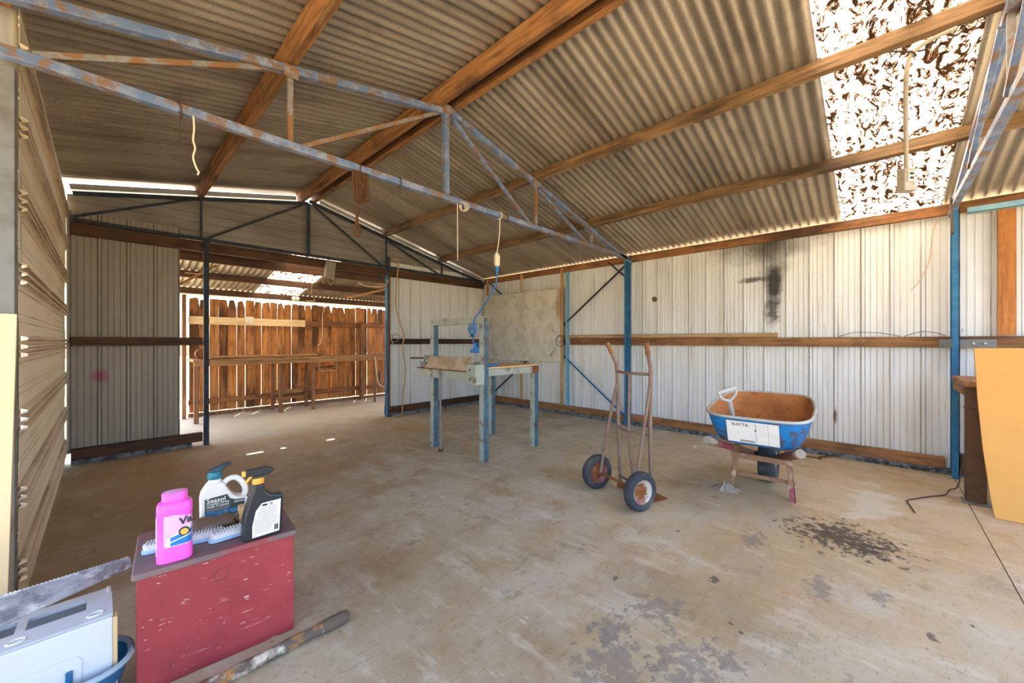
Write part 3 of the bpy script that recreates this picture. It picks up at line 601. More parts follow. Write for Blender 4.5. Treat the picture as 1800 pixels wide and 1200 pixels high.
for lx, ly, w in ((0.94, 7.215, 0.055), (2.07, 7.32, 0.05), (2.57, 7.26, 0.05), (3.70, 7.215, 0.035), (2.06, 7.73, 0.05), (2.60, 7.70, 0.05), (4.9, 7.215, 0.05)):
    part(be, 'leg', MB().box(lx - w / 2, lx + w / 2, ly - w / 2 + 0.02, ly + w / 2 + 0.02, 0, 0.90), M['bench_z'], bevel=0.003)
for z in (0.14, 0.32, 0.50, 0.64, 0.76): part(be, 'rung', MB().box(2.56, 2.585, 7.30, 7.69, z, z + 0.02), M['bench_z'])
part(be, 'stretcher', MB().box(2.095, 2.545, 7.715, 7.745, 0.17, 0.21), M['bench_x']); part(be, 'stretcher', MB().box(2.095, 2.545, 7.715, 7.745, 0.27, 0.34), M['bench_x'])
t = thing('bench_pipe', 'long pale pipe with a brown fitting lying along the bench front', 'pipe', (1.9, 7.22, 0.935))
part(t, 'pipe', MB().tube([(1.1, 7.235, 0.9605), (2.64, 7.24, 0.9605)], 0.025, 10), M['bench_x'], smooth=True)
part(t, 'fitting', MB().lathe([(0.015, 0), (0.034, 0.01), (0.034, 0.06), (0.02, 0.08), (0.02, 0.12), (0, 0.12)], 12, Matrix.Translation((2.66, 7.24, 0.9705)) @ Matrix.Rotation(math.pi / 2, 4, 'Y') @ Matrix.Translation((0, 0, -0.05))), M['rust'], smooth=True)
part(t, 'lever', MB().box(2.66, 2.69, 7.23, 7.25, 0.985, 1.05), M['rust'])
t = thing('paint_tin', 'round brown tin lying on its side on the bench behind the dark post', 'tin', (1.02, 7.38, 0.935))
part(t, 'can', MB().lathe([(0, 0), (0.073, 0), (0.078, 0.006), (0.073, 0.012), (0.073, 0.15), (0.078, 0.156), (0.07, 0.16), (0.066, 0.15), (0, 0.15)], 24, Matrix.Translation((1.02, 7.46, 1.013)) @ Matrix.Rotation(math.pi / 2, 4, 'X')), M['rust'], smooth=True)
part(t, 'handle', MB().tube(smoothpts([(0.945, 7.33, 1.0), (0.935, 7.29, 0.96), (1.02, 7.27, 0.945), (1.10, 7.29, 0.96), (1.098, 7.33, 1.0)], 4), 0.003, 5), M['cord_dark'])
t = thing('wire_rack', 'small metal rack frame hanging under the bench right of the trestle legs', 'rack', (2.85, 7.3, 0.66))
for xa in (2.70, 3.02): part(t, 'hanger', MB().box(xa - 0.008, xa + 0.008, 7.36, 7.375, 0.66, 0.90), M['lamp_grey'])
part(t, 'cross_bar', MB().box(2.70, 3.02, 7.36, 7.375, 0.655, 0.675), M['cord_tan']); part(t, 'back_bar', MB().box(2.70, 3.02, 7.7, 7.71, 0.70, 0.72), M['cord_dark'])
for xa in (2.71, 3.01): part(t, 'side_bar', MB().bar((xa, 7.365, 0.665), (xa, 7.71, 0.71), 0.012, 0.012), M['cord_dark'])
part(t, 'shelf_bar', MB().box(2.90, 3.02, 7.5, 7.515, 0.72, 0.75), M['cord_dark'])
# timbers and cables of the lean-to
solo('lean_to_brace', MB().bar((0.60, 6.24, 1.86), (1.02, 6.24, 2.19), 0.02, 0.03), M['bench_x'], 'pale diagonal timber brace at the left of the lean-to', 'brace')
solo('lean_to_strut', MB().bar((3.05, 7.0, 1.99), (3.62, 6.25, 2.18), 0.03, 0.03), M['bench_x'], 'thin timber strut slanting under the right side of the lean-to roof', 'strut')
t = thing('ceiling_bulb', 'white round lamp fitting on the lean-to plate beam', 'lamp', (2.42, 7.74, 1.95))
part(t, 'base', MB().lathe([(0, 0), (0.04, 0), (0.04, 0.03), (0.02, 0.04), (0, 0.04)], 14, Matrix.Translation((2.42, 7.799, 1.985)) @ Matrix.Rotation(math.pi / 2, 4, 'X')), M['outlet'], smooth=True)
for dx in (-0.03, 0.035): part(t, 'bulb', MB().lathe([(0.008, 0), (0.028, 0.015), (0.036, 0.04), (0.028, 0.065), (0.006, 0.075)], 14, Matrix.Translation((2.42 + dx, 7.765, 1.985)) @ Matrix.Rotation(math.pi / 2, 4, 'X')), M['label_white'], smooth=True)
t = thing('lamp_box', 'grey metal box fixed over the top of the back opening', 'box', (2.22, 5.66, 2.11))
part(t, 'case', MB().obox((2.22, 5.662, 2.22), ((0.996, 0, -0.09), (0, 1, 0), (0.09, 0, 0.996)), (0.062, 0.04, 0.11)), M['lamp_grey'], bevel=0.006)
part(t, 'bracket', MB().box(2.17, 2.19, 5.64, 5.704, 2.325, 2.345), M['plate'])
part(t, 'cable', MB().tube(smoothpts([(2.24, 5.66, 2.11), (2.27, 5.65, 2.06), (2.22, 5.64, 2.0), (2.20, 5.66, 2.06), (2.14, 5.67, 2.02), (2.12, 5.69, 2.14)], 5), 0.004, 5), M['cord_tan'])
def cable(name, pts, r, mat, label, cat='cable', n=6, group=None):
    return solo(name, MB().tube(smoothpts(pts, n), r, 6), M[mat], label, cat, group, smooth=True)
cable('hanging_cable', [(3.12, 5.655, 2.18), (3.09, 5.66, 2.10), (3.02, 5.68, 2.06), (2.95, 6.05, 2.10), (2.90, 6.23, 2.17)], 0.008, 'cord_tan', 'tan cable looping from the right post to the lean-to beam')
cable('hanging_cable', [(2.20, 6.245, 2.22), (2.27, 6.5, 1.95), (2.5, 7.0, 1.9), (2.62, 7.81, 1.97)], 0.004, 'cord_tan', 'thin wire strung below the lean-to skylight')
cable('hanging_cable', [(2.93, 7.79, 1.95), (2.93, 7.70, 1.9), (2.93, 7.83, 1.7), (2.94, 7.86, 1.4), (2.92, 7.86, 1.2), (2.86, 7.86, 1.12)], 0.006, 'cord_white', 'white cable hanging down the fence above the bench')
cable('hanging_cable', [(0.70, 6.228, 2.05), (0.86, 6.22, 2.06), (0.92, 6.22, 2.14), (0.93, 6.22, 2.2)], 0.006, 'cord_tan', 'bent tan cable by the left end of the lean-to beam')
cable('hanging_cable', [(3.66, 7.15, 0.90), (3.68, 7.13, 0.6), (3.74, 7.12, 0.36), (3.88, 7.13, 0.30), (4.0, 7.15, 0.45), (4.02, 7.17, 0.90)], 0.006, 'cord_white', 'pale cable looping under the right end of the bench')
# wires at the post right of the opening
cable('post_cable', [(3.19, 5.66, 2.52), (3.30, 5.655, 2.50), (3.27, 5.655, 2.2), (3.25, 5.655, 1.8), (3.33, 5.65, 1.5), (3.40, 5.65, 1.28), (3.37, 5.648, 1.1), (3.42, 5.65, 0.8), (3.41, 5.648, 0.55), (3.37, 5.645, 0.3), (3.36, 5.645, 0.05), (3.31, 5.63, 0.012), (3.17, 5.60, 0.011)], 0.010, 'cord_tan', 'long tan cable hanging down the wall right of the opening')
for i, (dy, rr, lab) in enumerate(((0, 0.07, 'small coil of tan wire hung on the rail by the right post'), (0.012, 0.095, 'wider coil of tan wire hung on the rail by the right post'))):
    solo('wire_coil', MB().torus((3.24 + 0.0 * i, 5.66 - 0.07 * i, 1.26 - 0.04 * i), (0.2, 1, 0.3 - 0.7 * i), rr, 0.005, 24, 6, 1.0), M['cord_tan'], lab, 'wire coil', 'wire coils', smooth=True)
cable('post_cable', [(3.08, 5.63, 1.5), (3.075, 5.63, 1.0), (3.09, 5.63, 0.6), (3.05, 5.62, 0.25), (3.04, 5.62, 0.08), (3.08, 5.63, 0.02)], 0.007, 'cord_dark', 'dark wire running down the inner side of the right post')

# ------------------------------------------------------------------ hanging things on the middle truss
t = thing('rope_bundle', 'bundle of old brown rope hanging from the truss bottom chord', 'rope', (1.2, 2.6, 1.92))
for i in range(7):
    a = 1.165 + 0.014 * i + random.uniform(-0.004, 0.004); dy = 2.585 + random.uniform(-0.02, 0.02); zb = random.uniform(2.13, 2.25)
    part(t, 'strand', MB().tube(smoothpts([(a, dy, 2.362), (a - 0.006, dy, 2.30), (a + 0.004, dy, zb + 0.03), (a + 0.012, dy, zb), (a + 0.018, dy, zb + 0.04), (a + 0.012, dy, 2.28), (a + 0.012, dy, 2.362)], 4), 0.0085, 6), M['rope'])
part(t, 'tail', MB().tube(smoothpts([(1.19, 2.58, 2.25), (1.195, 2.58, 2.1), (1.185, 2.58, 1.99), (1.175, 2.58, 1.94), (1.195, 2.58, 1.918), (1.212, 2.58, 1.95), (1.202, 2.58, 2.0)], 5), 0.009, 6), M['rope'])
part(t, 'tie', MB().torus((1.21, 2.6, 2.387), (1, 0, 0), 0.036, 0.004, 20, 6), M['rope'])
cable('truss_string', [(2.05, 2.57, 2.36), (2.051, 2.57, 2.1), (2.052, 2.57, 1.88)], 0.0035, 'cord_white', 'thin pale string hanging straight down from the truss', 'string')
t = thing('string_knot', 'small tangle of white twine knotted on the truss bottom chord', 'twine', (2.12, 2.57, 2.3))
for i in range(3): part(t, 'loop', MB().torus((2.10 + 0.014 * i, 2.565, 2.345), (1, 0.3 * i, 0.4 - 0.3 * i), 0.035, 0.004, 16, 5), M['cord_white'])
cable('hanging_chain', [(0.323, 2.57, 2.362), (0.326, 2.57, 2.30), (0.322, 2.57, 2.24), (0.330, 2.57, 2.20), (0.322, 2.57, 2.15), (0.335, 2.57, 2.10), (0.345, 2.57, 2.08), (0.338, 2.57, 2.065)], 0.0045, 'cord_white', 'short frayed pale cord hanging from the left of the truss', 'cord')
t = thing('wire_hook', 'dark wire hook tied around the left of the truss chord', 'hook', (0.272, 2.57, 2.2))
part(t, 'wrap', MB().torus((0.272, 2.6, 2.387), (1, 0, 0.2), 0.036, 0.004, 18, 6), M['cord_dark'])
part(t, 'shank', MB().tube([(0.268, 2.568, 2.362), (0.266, 2.568, 2.21)], 0.003, 6), M['cord_dark'])
for xx_, lab in ((1.52, 'short dark wire tied round the truss chord left of the king post'), (2.66, 'dark wire tied round the truss chord right of the king post')):
    t = thing('wire_tie', lab, 'wire', (xx_, 2.57, 2.3)); part(t, 'wrap', MB().torus((xx_, 2.6, 2.387), (1, 0, 0.1), 0.036, 0.004, 18, 6), M['cord_dark'])
    part(t, 'tail', MB().tube(smoothpts([(xx_, 2.565, 2.362), (xx_ - 0.01, 2.562, 2.33), (xx_ - 0.012, 2.562, 2.29)], 4), 0.003, 5), M['cord_dark'])
# extension lead
t = thing('extension_outlet', 'white hanging power socket on a cord below the truss', 'power socket', (2.505, 2.56, 1.89))
part(t, 'body', MB().loft(rbox_rings(2.478, 2.532, 2.54, 2.58, [(1.892, 0.012), (1.905, 0.002), (1.99, 0), (2.012, 0.008), (2.022, 0.016)], 0.012), True), M['outlet'], smooth=True)
part(t, 'cord', MB().tube(smoothpts([(2.505, 2.56, 2.02), (2.53, 2.56, 2.15), (2.555, 2.575, 2.26), (2.57, 2.59, 2.362)], 5), 0.005, 6), M['cord_white'], smooth=True)
part(t, 'tie', MB().torus((2.575, 2.6, 2.387), (1, 0, 0), 0.036, 0.004, 18, 6), M['cord_white'])
t = thing('blue_extension_lead', 'blue extension lead draped from the hanging socket over the steel stand', 'extension lead', (2.55, 2.8, 1.1))
part(t, 'plug', MB().lathe([(0.018, 0), (0.021, 0.01), (0.015, 0.045), (0.007, 0.07)], 12, Matrix.Translation((2.505, 2.56, 1.89)) @ Matrix.Rotation(math.pi, 4, 'X')), M['cord_blue'], smooth=True)
part(t, 'cord', MB().tube(smoothpts([(2.505, 2.56, 1.83), (2.51, 2.58, 1.74), (2.52, 2.68, 1.62), (2.545, 2.80, 1.535), (2.56, 2.88, 1.475), (2.555, 2.93, 1.43), (2.565, 2.955, 1.37), (2.56, 2.955, 1.28), (2.565, 2.965, 1.22), (2.565, 2.965, 1.185)], 6), 0.006, 8), M['cord_blue'], smooth=True)
for i in range(3): part(t, 'coil', MB().torus((2.55, 2.955 + 0.006 * i, 1.33 - 0.015 * i), (0.9, 0.3 - 0.3 * i, 0), 0.05 - 0.006 * i, 0.0055, 24, 6), M['cord_blue'], smooth=True)
part(t, 'coil_tie', MB().torus((2.555, 2.965, 1.255), (0, 0, 1), 0.014, 0.008, 14, 6), M['black'], smooth=True)
part(t, 'multi_plug', MB().prism([(-0.075, 0), (0.06, 0), (0.065, 0.035), (0.055, 0.06), (0.02, 0.075), (0.012, 0.105), (-0.006, 0.105), (-0.015, 0.07), (-0.035, 0.045), (-0.075, 0.03)], ((2.585, 2.965, 1.085), (0, -1, 0), (0, 0, 1)), -0.045), M['cord_blue'], bevel=0.006)
# outlet on conduit under the skylight
t = thing('conduit_outlet', 'old grey power outlet on a drooping conduit under the skylight', 'power outlet', (3.35, -0.125, 2.09))
c = Vector((3.42, -0.125, 2.20)); d1 = Vector((0.70, -0.71, 0)); d2 = Vector((0.71, 0.70, 0))
part(t, 'box', MB().obox(c, (d1, d2, (0, 0, 1)), (0.036, 0.026, 0.066)), M['outlet_grey'], bevel=0.006)
part(t, 'lip', MB().obox(c - Vector((0, 0, 0.066)), (d1, d2, (0, 0, 1)), (0.041, 0.031, 0.008)), M['outlet_grey'], bevel=0.003)
part(t, 'face_plate', MB().obox(c - d2 * 0.030 + Vector((0, 0, 0.012)), (d1, d2, (0, 0, 1)), (0.020, 0.003, 0.032)), M['outlet'], bevel=0.002)
for dz in (0.0, 0.026): part(t, 'socket', MB().obox(c - d2 * 0.034 + Vector((0, 0, dz)), (d1, d2, (0, 0, 1)), (0.011, 0.002, 0.007)), M['black'])
part(t, 'conduit', MB().tube(smoothpts([(3.42, -0.125, 2.266), (3.35, -0.122, 2.36), (3.22, -0.115, 2.55), (3.12, -0.115, 2.70), (3.10, -0.13, 2.79), (3.085, -0.19, 2.83), (3.08, -0.30, 2.845)], 6), 0.011, 8), M['outlet_grey'], smooth=True)
part(t, 'wire_wrap', MB().torus((3.10, -0.14, 2.80), (0.1, 0.8, -0.6), 0.02, 0.004, 14, 5), M['cord_dark'])
cable('roof_wire', [(3.10, -0.05, 2.86), (3.10, -0.18, 2.80), (3.095, -0.25, 2.845), (3.09, -0.30, 2.81), (3.095, -0.34, 2.86)], 0.005, 'cord_dark', 'tangled dark wire on the upper purlin by the conduit', 'wire')
cable('wall_wire', [(5.20, -0.40, 2.33), (5.2, -0.36, 2.2), (5.2, -0.35, 2.05), (5.21, -0.33, 1.9), (5.21, -0.27, 1.75), (5.22, -0.22, 1.68)], 0.003, 'cord_tan', 'thin orange wire dangling on the wall beside the right blue column', 'wire')
cable('floor_wire', [(3.90, -0.185, 0.006), (4.02, -0.17, 0.006), (4.16, -0.16, 0.006), (4.27, -0.22, 0.006), (4.40, -0.30, 0.006), (4.52, -0.38, 0.006), (4.70, -0.42, 0.006), (4.68, -0.46, 0.05), (4.85, -0.50, 0.2), (5.1, -0.56, 0.30)], 0.0045, 'cord_dark', 'thin dark wire snaking over the concrete near the yellow board', 'wire')
cable('rail_wire', [(5.23, 0.30, 1.25), (5.22, 0.18, 1.29), (5.22, 0.0, 1.285), (5.23, -0.15, 1.25)], 0.003, 'cord_dark', 'thin wire lying on the right wall rail above the wheelbarrow', 'wire')
cable('rail_wire', [(5.23, -0.18, 1.25), (5.22, -0.28, 1.29), (5.22, -0.38, 1.28), (5.22, -0.44, 1.25)], 0.003, 'cord_dark', 'thin wire lying on the right wall rail beside the blue column', 'wire')
for i, (dy, rr, lab) in enumerate(((0, 0.06, 'small wire ring hung at the pegboard corner'), (0.03, 0.085, 'larger wire ring hung at the pegboard corner'))):
    solo('wire_ring', MB().torus((5.16 - 0.03 * i, 3.80 - dy, 1.24 - 0.03 * i), (1, 0.1, 0.05 - 0.1 * i), rr, 0.004, 24, 6), M['cord_dark'], lab, 'wire ring', 'wire rings', smooth=True)
# ------------------------------------------------------------------ steel stand in the back half
st = thing('steel_stand', 'homemade green and blue steel stand with tall front frame and low table', 'stand', (3.0, 3.28, 0))
A1, A2, B1, B2, S = 2.62, 3.40, 2.865, 3.705, 0.034
def hollow(mb, x, y, z0, z1): return mb.box(x - S, x + S, y - S, y + S, z0, z1)
for x, y, h, m in ((A1, B1, 1.38, 'stand_blue'), (A1, B2, 1.38, 'stand_blue'), (A2, B1, 0.85, 'stand_blue'), (A2 + 0.085, B2 - 0.045, 0.85, 'stand_blue')):
    o = part(st, 'leg', hollow(MB(), x, y, 0, h), M[m], bevel=0.004)
    o.data.materials.append(M['stand'])          # faces towards the opening coloured green-grey to look lit
    for p in o.data.polygons:
        if p.normal.x < -0.5: p.material_index = 1
mb = MB()
for z0, z1 in ((1.38, 1.385), (1.443, 1.448)): mb.box(A1 - S, A1 + S, B1 - S, B2 + S, z0, z1)
mb.box(A1 - S, A1 - S + 0.005, B1 - S, B2 + S, 1.385, 1.443); mb.box(A1 + S - 0.005, A1 + S, B1 - S, B2 + S, 1.385, 1.443)
part(st, 'top_rail', mb, M['stand'])
part(st, 'side_rail', MB().box(A1 + S, A2 + S, B1 - S, B1 + S - 0.02, 0.852, 0.92), M['stand'], bevel=0.003)
part(st, 'side_rail', MB().box(A1 + S, A2 + 0.11, B2 - S + 0.0, B2 + S, 0.852, 0.92), M['stand'], bevel=0.003)
part(st, 'back_rail', MB().bar((A2, B1 + S, 0.886), (A2 + 0.075, B2 - S, 0.886), 2 * S, 0.068), M['stand'], bevel=0.003)
part(st, 'end_cap', MB().box(A2 + S - 0.11, A2 + S + 0.003, B1 - S - 0.004, B1 + S, 0.848, 0.924), M['rust'], bevel=0.003)
part(st, 'front_channel', MB().box(A1 - S - 0.07, A1 - S, B1 + 0.02, B2 + 0.14, 0.80, 0.895), M['stand'], bevel=0.004)
part(st, 'front_flange', MB().box(A1 - S - 0.10, A1 - S, B1 + 0.02, B2 + 0.16, 0.895, 0.905), M['rust'], bevel=0.002)
bp = part(st, 'bolt_plate', MB().box(A1 - S - 0.115, A1 - S + 0.0, B1 - S - 0.012, B1 + 0.09, 0.775, 0.975), M['stand'], bevel=0.004)
for z in (0.83, 0.92): part(bp, 'bolt_hole', MB().lathe([(0, 0), (0.011, 0), (0.011, 0.003), (0, 0.003)], 12, Matrix.Translation((A1 - S - 0.116, B1 + 0.04, z)) @ Matrix.Rotation(-math.pi / 2, 4, 'Y')), M['black'])
cl2 = part(st, 'clamp', MB().box(A1 - S - 0.06, A1 - S, B2 + 0.04, B2 + 0.15, 0.906, 0.965), M['plate'], bevel=0.006)
part(cl2, 'screw', MB().tube([(A1 - S - 0.03, B2 + 0.10, 0.96), (A1 - S - 0.03, B2 + 0.10, 1.0)], 0.010, 8), M['plate'])
part(st, 'clamp_rod', MB().tube([(A1 - 0.05, B2 - 0.02, 1.015), (A1 - 0.06, B2 + 0.40, 1.0)], 0.011, 8), M['brown_steel'], smooth=True)
part(st, 'rod_knuckle', MB().box(A1 - S - 0.045, A1 - S, B2 + 0.0, B2 + 0.10, 0.99, 1.04), M['plate'], bevel=0.006)
solo('cement_block', MB().loft([[Vector(p) for p in r] for r in (((2.475, 2.97, 0.907), (2.585, 2.97, 0.907), (2.585, 2.97, 1.03), (2.545, 2.97, 1.045)), ((2.48, 3.3, 0.907), (2.585, 3.3, 0.907), (2.585, 3.3, 1.03), (2.54, 3.3, 1.04)), ((2.475, 3.69, 0.907), (2.585, 3.69, 0.907), (2.585, 3.69, 1.035), (2.55, 3.69, 1.04)))]), M['stone'], 'long rough cement block lying on the front of the steel stand', 'block', bevel=0.006)
t = thing('leaning_rod', 'thin grey steel rod leaning against the front of the steel stand', 'rod', (2.50, 3.45, 0))
part(t, 'rod', MB().tube([(2.535, 3.47, 0.0), (2.505, 3.44, 0.93)], 0.0125, 8), M['plate'], smooth=True)
part(t, 'foot', MB().box(2.515, 2.555, 3.45, 3.49, 0.0, 0.03), M['brown_steel'], bevel=0.002)
solo('table_board', MB().box(2.67, 3.43, 2.85, 3.68, 0.922, 0.94), M['blond_wood'], 'pale board lying on top of the steel stand table', 'board', bevel=0.002)
t = thing('blue_clamp', 'small blue clamp lying on the pale board of the stand', 'clamp', (2.75, 2.93, 0.94))
part(t, 'body', MB().box(2.67, 2.78, 2.90, 2.95, 0.941, 0.965), M['cord_blue'], bevel=0.006); part(t, 'grip', MB().tube([(2.78, 2.925, 0.956), (2.86, 2.90, 0.956)], 0.012, 8), M['cord_blue'], smooth=True)

# ------------------------------------------------------------------ hand truck
aax = math.atan2(0.336, -0.942) ; HT = math.atan2(-0.336, 0.942)
ht = thing('hand_truck', 'rusty purple two-wheeled hand truck standing upright', 'hand truck', (2.70, 1.45, 0), HT)   # local x: towards toe plate, y: left wheel
def wheel(parent, y, R, w, rim_m, sgn):
    wh = MB(); ro = Matrix.Translation((0, y, R)) @ Matrix.Rotation(-math.pi / 2 * sgn, 4, 'X')
    wh.lathe([(R * 0.62, -w * 0.36), (R * 0.70, -w * 0.48), (R * 0.86, -w * 0.5), (R * 0.96, -w * 0.34), (R, -w * 0.12), (R, w * 0.12), (R * 0.96, w * 0.34), (R * 0.86, w * 0.5), (R * 0.70, w * 0.48), (R * 0.62, w * 0.36)], 36, ro, False)
    ty = wh.build('tyre', M['rubber'], parent, smooth=True)
    MB().lathe([(0, w * 0.20), (R * 0.16, w * 0.22), (R * 0.2, w * 0.10), (R * 0.40, w * 0.06), (R * 0.52, w * 0.24), (R * 0.62, w * 0.38), (R * 0.64, w * 0.30), (R * 0.62, -w * 0.36), (R * 0.2, -w * 0.1), (0, -w * 0.1)], 30, ro, False).build('rim', rim_m, ty, smooth=True)
    MB().lathe([(0, w * 0.62), (R * 0.07, w * 0.6), (R * 0.10, w * 0.52), (R * 0.12, w * 0.26), (R * 0.36, w * 0.12), (R * 0.42, w * 0.09)], 14, ro, False).build('hub', M['rust'], ty, smooth=True)
    for k in range(4):
        a = math.pi / 4 + k * math.pi / 2
        MB().lathe([(0, 0.004), (0.006, 0.004), (0.006, -0.004)], 6, ro @ Matrix.Translation((R * 0.34 * math.cos(a), R * 0.34 * math.sin(a), w * 0.10)), False).build('bolt', M['bolt'], ty)
wheel(ht, 0.235, 0.138, 0.075, M['rim_red'], -1); wheel(ht, -0.235, 0.138, 0.075, M['rim'], -1)
NX = 0.17
for sg in (1, -1):
    MB().tube(smoothpts([(NX + 0.02, sg * 0.165, 0.02), (NX, sg * 0.168, 0.4), (NX - 0.005, sg * 0.172, 0.75), (NX - 0.01, sg * 0.18, 0.98), (NX - 0.025, sg * 0.186, 1.04), (NX - 0.055, sg * 0.198, 1.12), (NX - 0.08, sg * 0.208, 1.178)], 4), 0.0145, 10).build('rail', M['truck'], ht, smooth=True)
    MB().tube([(NX - 0.05, sg * 0.197, 1.105), (NX - 0.085, sg * 0.210, 1.192)], 0.0185, 10).build('grip', M['bench_z'], ht, smooth=True)
    MB().tube(smoothpts([(NX - 0.008, sg * 0.172, 0.87), (NX - 0.03, sg * 0.178, 0.78), (0.05, sg * 0.190, 0.40), (0.0, sg * 0.190, 0.138)], 4), 0.0125, 8).build('strut', M['truck'], ht, smooth=True)
    MB().bar((0.0, sg * 0.19, 0.138), (NX + 0.02, sg * 0.165, 0.035), 0.03, 0.012).build('axle_bracket', M['rust'], ht)
MB().tube([(0, -0.29, 0.138), (0, 0.29, 0.138)], 0.011, 10).build('axle', M['rust'], ht, smooth=True)
for z, n0, b in ((0.955, NX - 0.008, -0.05), (0.50, NX, -0.05), (0.10, NX + 0.01, -0.02)):
    MB().tube(smoothpts([(n0, 0.17, z), (n0 + b * 0.7, 0.09, z), (n0 + b, 0, z), (n0 + b * 0.7, -0.09, z), (n0, -0.17, z)], 4), 0.011, 8).build('cross_bar', M['truck'], ht, smooth=True)
MB().tube(smoothpts([(NX - 0.05, 0.0, 0.955), (NX - 0.045, 0, 0.88), (NX - 0.05, 0, 0.5), (NX, 0.0, 0.10), (NX + 0.02, 0, 0.012)], 4), 0.0115, 8).build('centre_bar', M['truck'], ht, smooth=True)
tp = MB().box(NX + 0.0, NX + 0.17, -0.185, 0.185, 0.0, 0.008).build('toe_plate', M['rust'], ht, bevel=0.002)
MB().box(NX + 0.0, NX + 0.008, -0.185, 0.185, 0.008, 0.06).build('toe_lip', M['rust'], tp)

# ------------------------------------------------------------------ wheelbarrow (local x forward to the wheel)
wbw = thing('wheelbarrow', 'blue wheelbarrow with a rusty tray and red and grey handles', 'wheelbarrow', (3.53, 0.666, 0), math.radians(3))
def TX0(f): return -0.27 - 0.11 * min(1, f) ** 0.6
def tray_ring(f, inset=0.0, n=40):
    x0, x1 = TX0(f), 0.33 + 0.16 * f ** 1.2; w = 0.235 + 0.10 * f ** 0.55; ring = []
    for k in range(n):
        t = 2 * math.pi * k / n; e = 0.42
        cx, sy = math.cos(t), math.sin(t); px = math.copysign(abs(cx) ** e, cx); py = math.copysign(abs(sy) ** e, sy)
        x = (x0 + x1) / 2 + px * ((x1 - x0) / 2 - inset); taper = 1 - 0.12 * max(0, px)
        y = py * (w - inset) * taper
        z = 0.44 + 0.21 * f + 0.10 * f * (x + 0.38) / 0.85
        ring.append(Vector((x, y, z + inset * 0.3)))
    return ring
MB().loft([tray_ring(f) for f in (0, 0.06, 0.25, 0.5, 0.75, 0.93, 1.0)][::-1], False).add([tuple(p) for p in tray_ring(0)], [tuple(range(40))]).build('tray', M['barrow_blue'], wbw, smooth=True)
fl_ = tray_ring(0.02, 0.012)
MB().loft([tray_ring(f, 0.008) for f in (0.03, 0.12, 0.3, 0.55, 0.8, 1.0)], False).add([tuple(p) for p in tray_ring(0.03, 0.008)], [tuple(range(40))]).build('tray_lining', M['barrow_in'], wbw, smooth=True)
rr = tray_ring(1.0); MB().tube(rr + [rr[0]], 0.011, 8, False).build('tray_rim', M['barrow_rim'], wbw, smooth=True)
for sg in (1, -1):
    hd = MB().bar((0.46, sg * 0.07, 0.20), (-0.36, sg * 0.257, 0.447), 0.046, 0.052).build('handle', M['handle'], wbw, bevel=0.006)
    MB().tube([(-0.34, sg * 0.252, 0.441), (-0.43, sg * 0.274, 0.468)], [0.027, 0.030], 12).build('grip', M['grey_wood'], hd, smooth=True)
    MB().tube([(-0.429, sg * 0.274, 0.468), (-0.445, sg * 0.278, 0.473)], [0.032, 0.030], 12).build('grip_end', M['grey_wood'], hd, smooth=True)
    lg = MB().angle((0.03, sg * 0.185, 0.37), (-0.01, sg * 0.222, 0.0), 0.036, 0.005, (0, -sg, 0), (1, 0, 0)).build('leg', M['leg_timber'], wbw)
    MB().bar((0.15, sg * 0.16, 0.33), (0.025, sg * 0.215, 0.02), 0.005, 0.03, (1, 0, 0.2)).build('leg_strap', M['leg_timber'], lg)
    MB().box(0.05, 0.11, sg * 0.15 - 0.03, sg * 0.15 + 0.03, 0.36, 0.438).build('riser', M['handle'], wbw, bevel=0.004)
MB().bar((0.005, 0.205, 0.285), (0.005, -0.205, 0.285), 0.012, 0.04).build('cross_bar', M['leg_timber'], wbw, bevel=0.002)
MB().bar((0.04, 0.215, 0.13), (0.04, -0.215, 0.13), 0.008, 0.032).build('cross_bar', M['leg_timber'], wbw, bevel=0.002)
ro = Matrix.Translation((0.43, 0, 0.187)) @ Matrix.Rotation(math.pi / 2, 4, 'X'); R, w = 0.187, 0.125
ty = MB().lathe([(R * 0.58, -w * 0.36), (R * 0.7, -w * 0.5), (R * 0.9, -w * 0.5), (R * 0.985, -w * 0.32), (R, 0), (R * 0.985, w * 0.32), (R * 0.9, w * 0.5), (R * 0.7, w * 0.5), (R * 0.58, w * 0.36)], 36, ro, False).build('tyre', M['rubber'], wbw, smooth=True)
MB().lathe([(0.0, -w * 0.5), (0.02, -w * 0.5), (0.03, -w * 0.2), (R * 0.5, -w * 0.15), (R * 0.58, -w * 0.36), (R * 0.58, w * 0.36), (R * 0.5, w * 0.15), (0.03, w * 0.2), (0.02, w * 0.5), (0, w * 0.5)], 24, ro, False).build('rim', M['rim'], ty, smooth=True)
MB().tube([(0.43, -0.09, 0.187), (0.43, 0.09, 0.187)], 0.01, 8).build('axle', M['rust'], wbw, smooth=True)
# paper sheet taped to the tray end
def tray_pt(y, f):
    x = TX0(f) - 0.006; z = 0.44 + 0.21 * f + 0.10 * f * (x + 0.38) / 0.85; return Vector((x - 0.006, y, z))
pa, pb, pc = tray_pt(0.165, 0.90), tray_pt(-0.155, 0.90), tray_pt(0.165, 0.12)
shx = thing('printed_sheet', 'white printed cardboard sheet fixed to the wheelbarrow front', 'sheet', (3.53, 0.666, 0), math.radians(3))
U = (pb - pa); W = (pc - pa); nrm = Vector((-1, 0, -0.6)).normalized()
def sheet_at(u, v, d=0.0): return pa + U * u + W * v + U.cross(W).normalized() * (-d)
def sheet_quad(mb, u0, u1, v0, v1, d):
    q = [sheet_at(u0, v0, d), sheet_at(u1, v0, d), sheet_at(u1, v1, d), sheet_at(u0, v1, d)]; return mb.add(q, [(0, 3, 2, 1)])
Ns = W.cross(U).normalized()
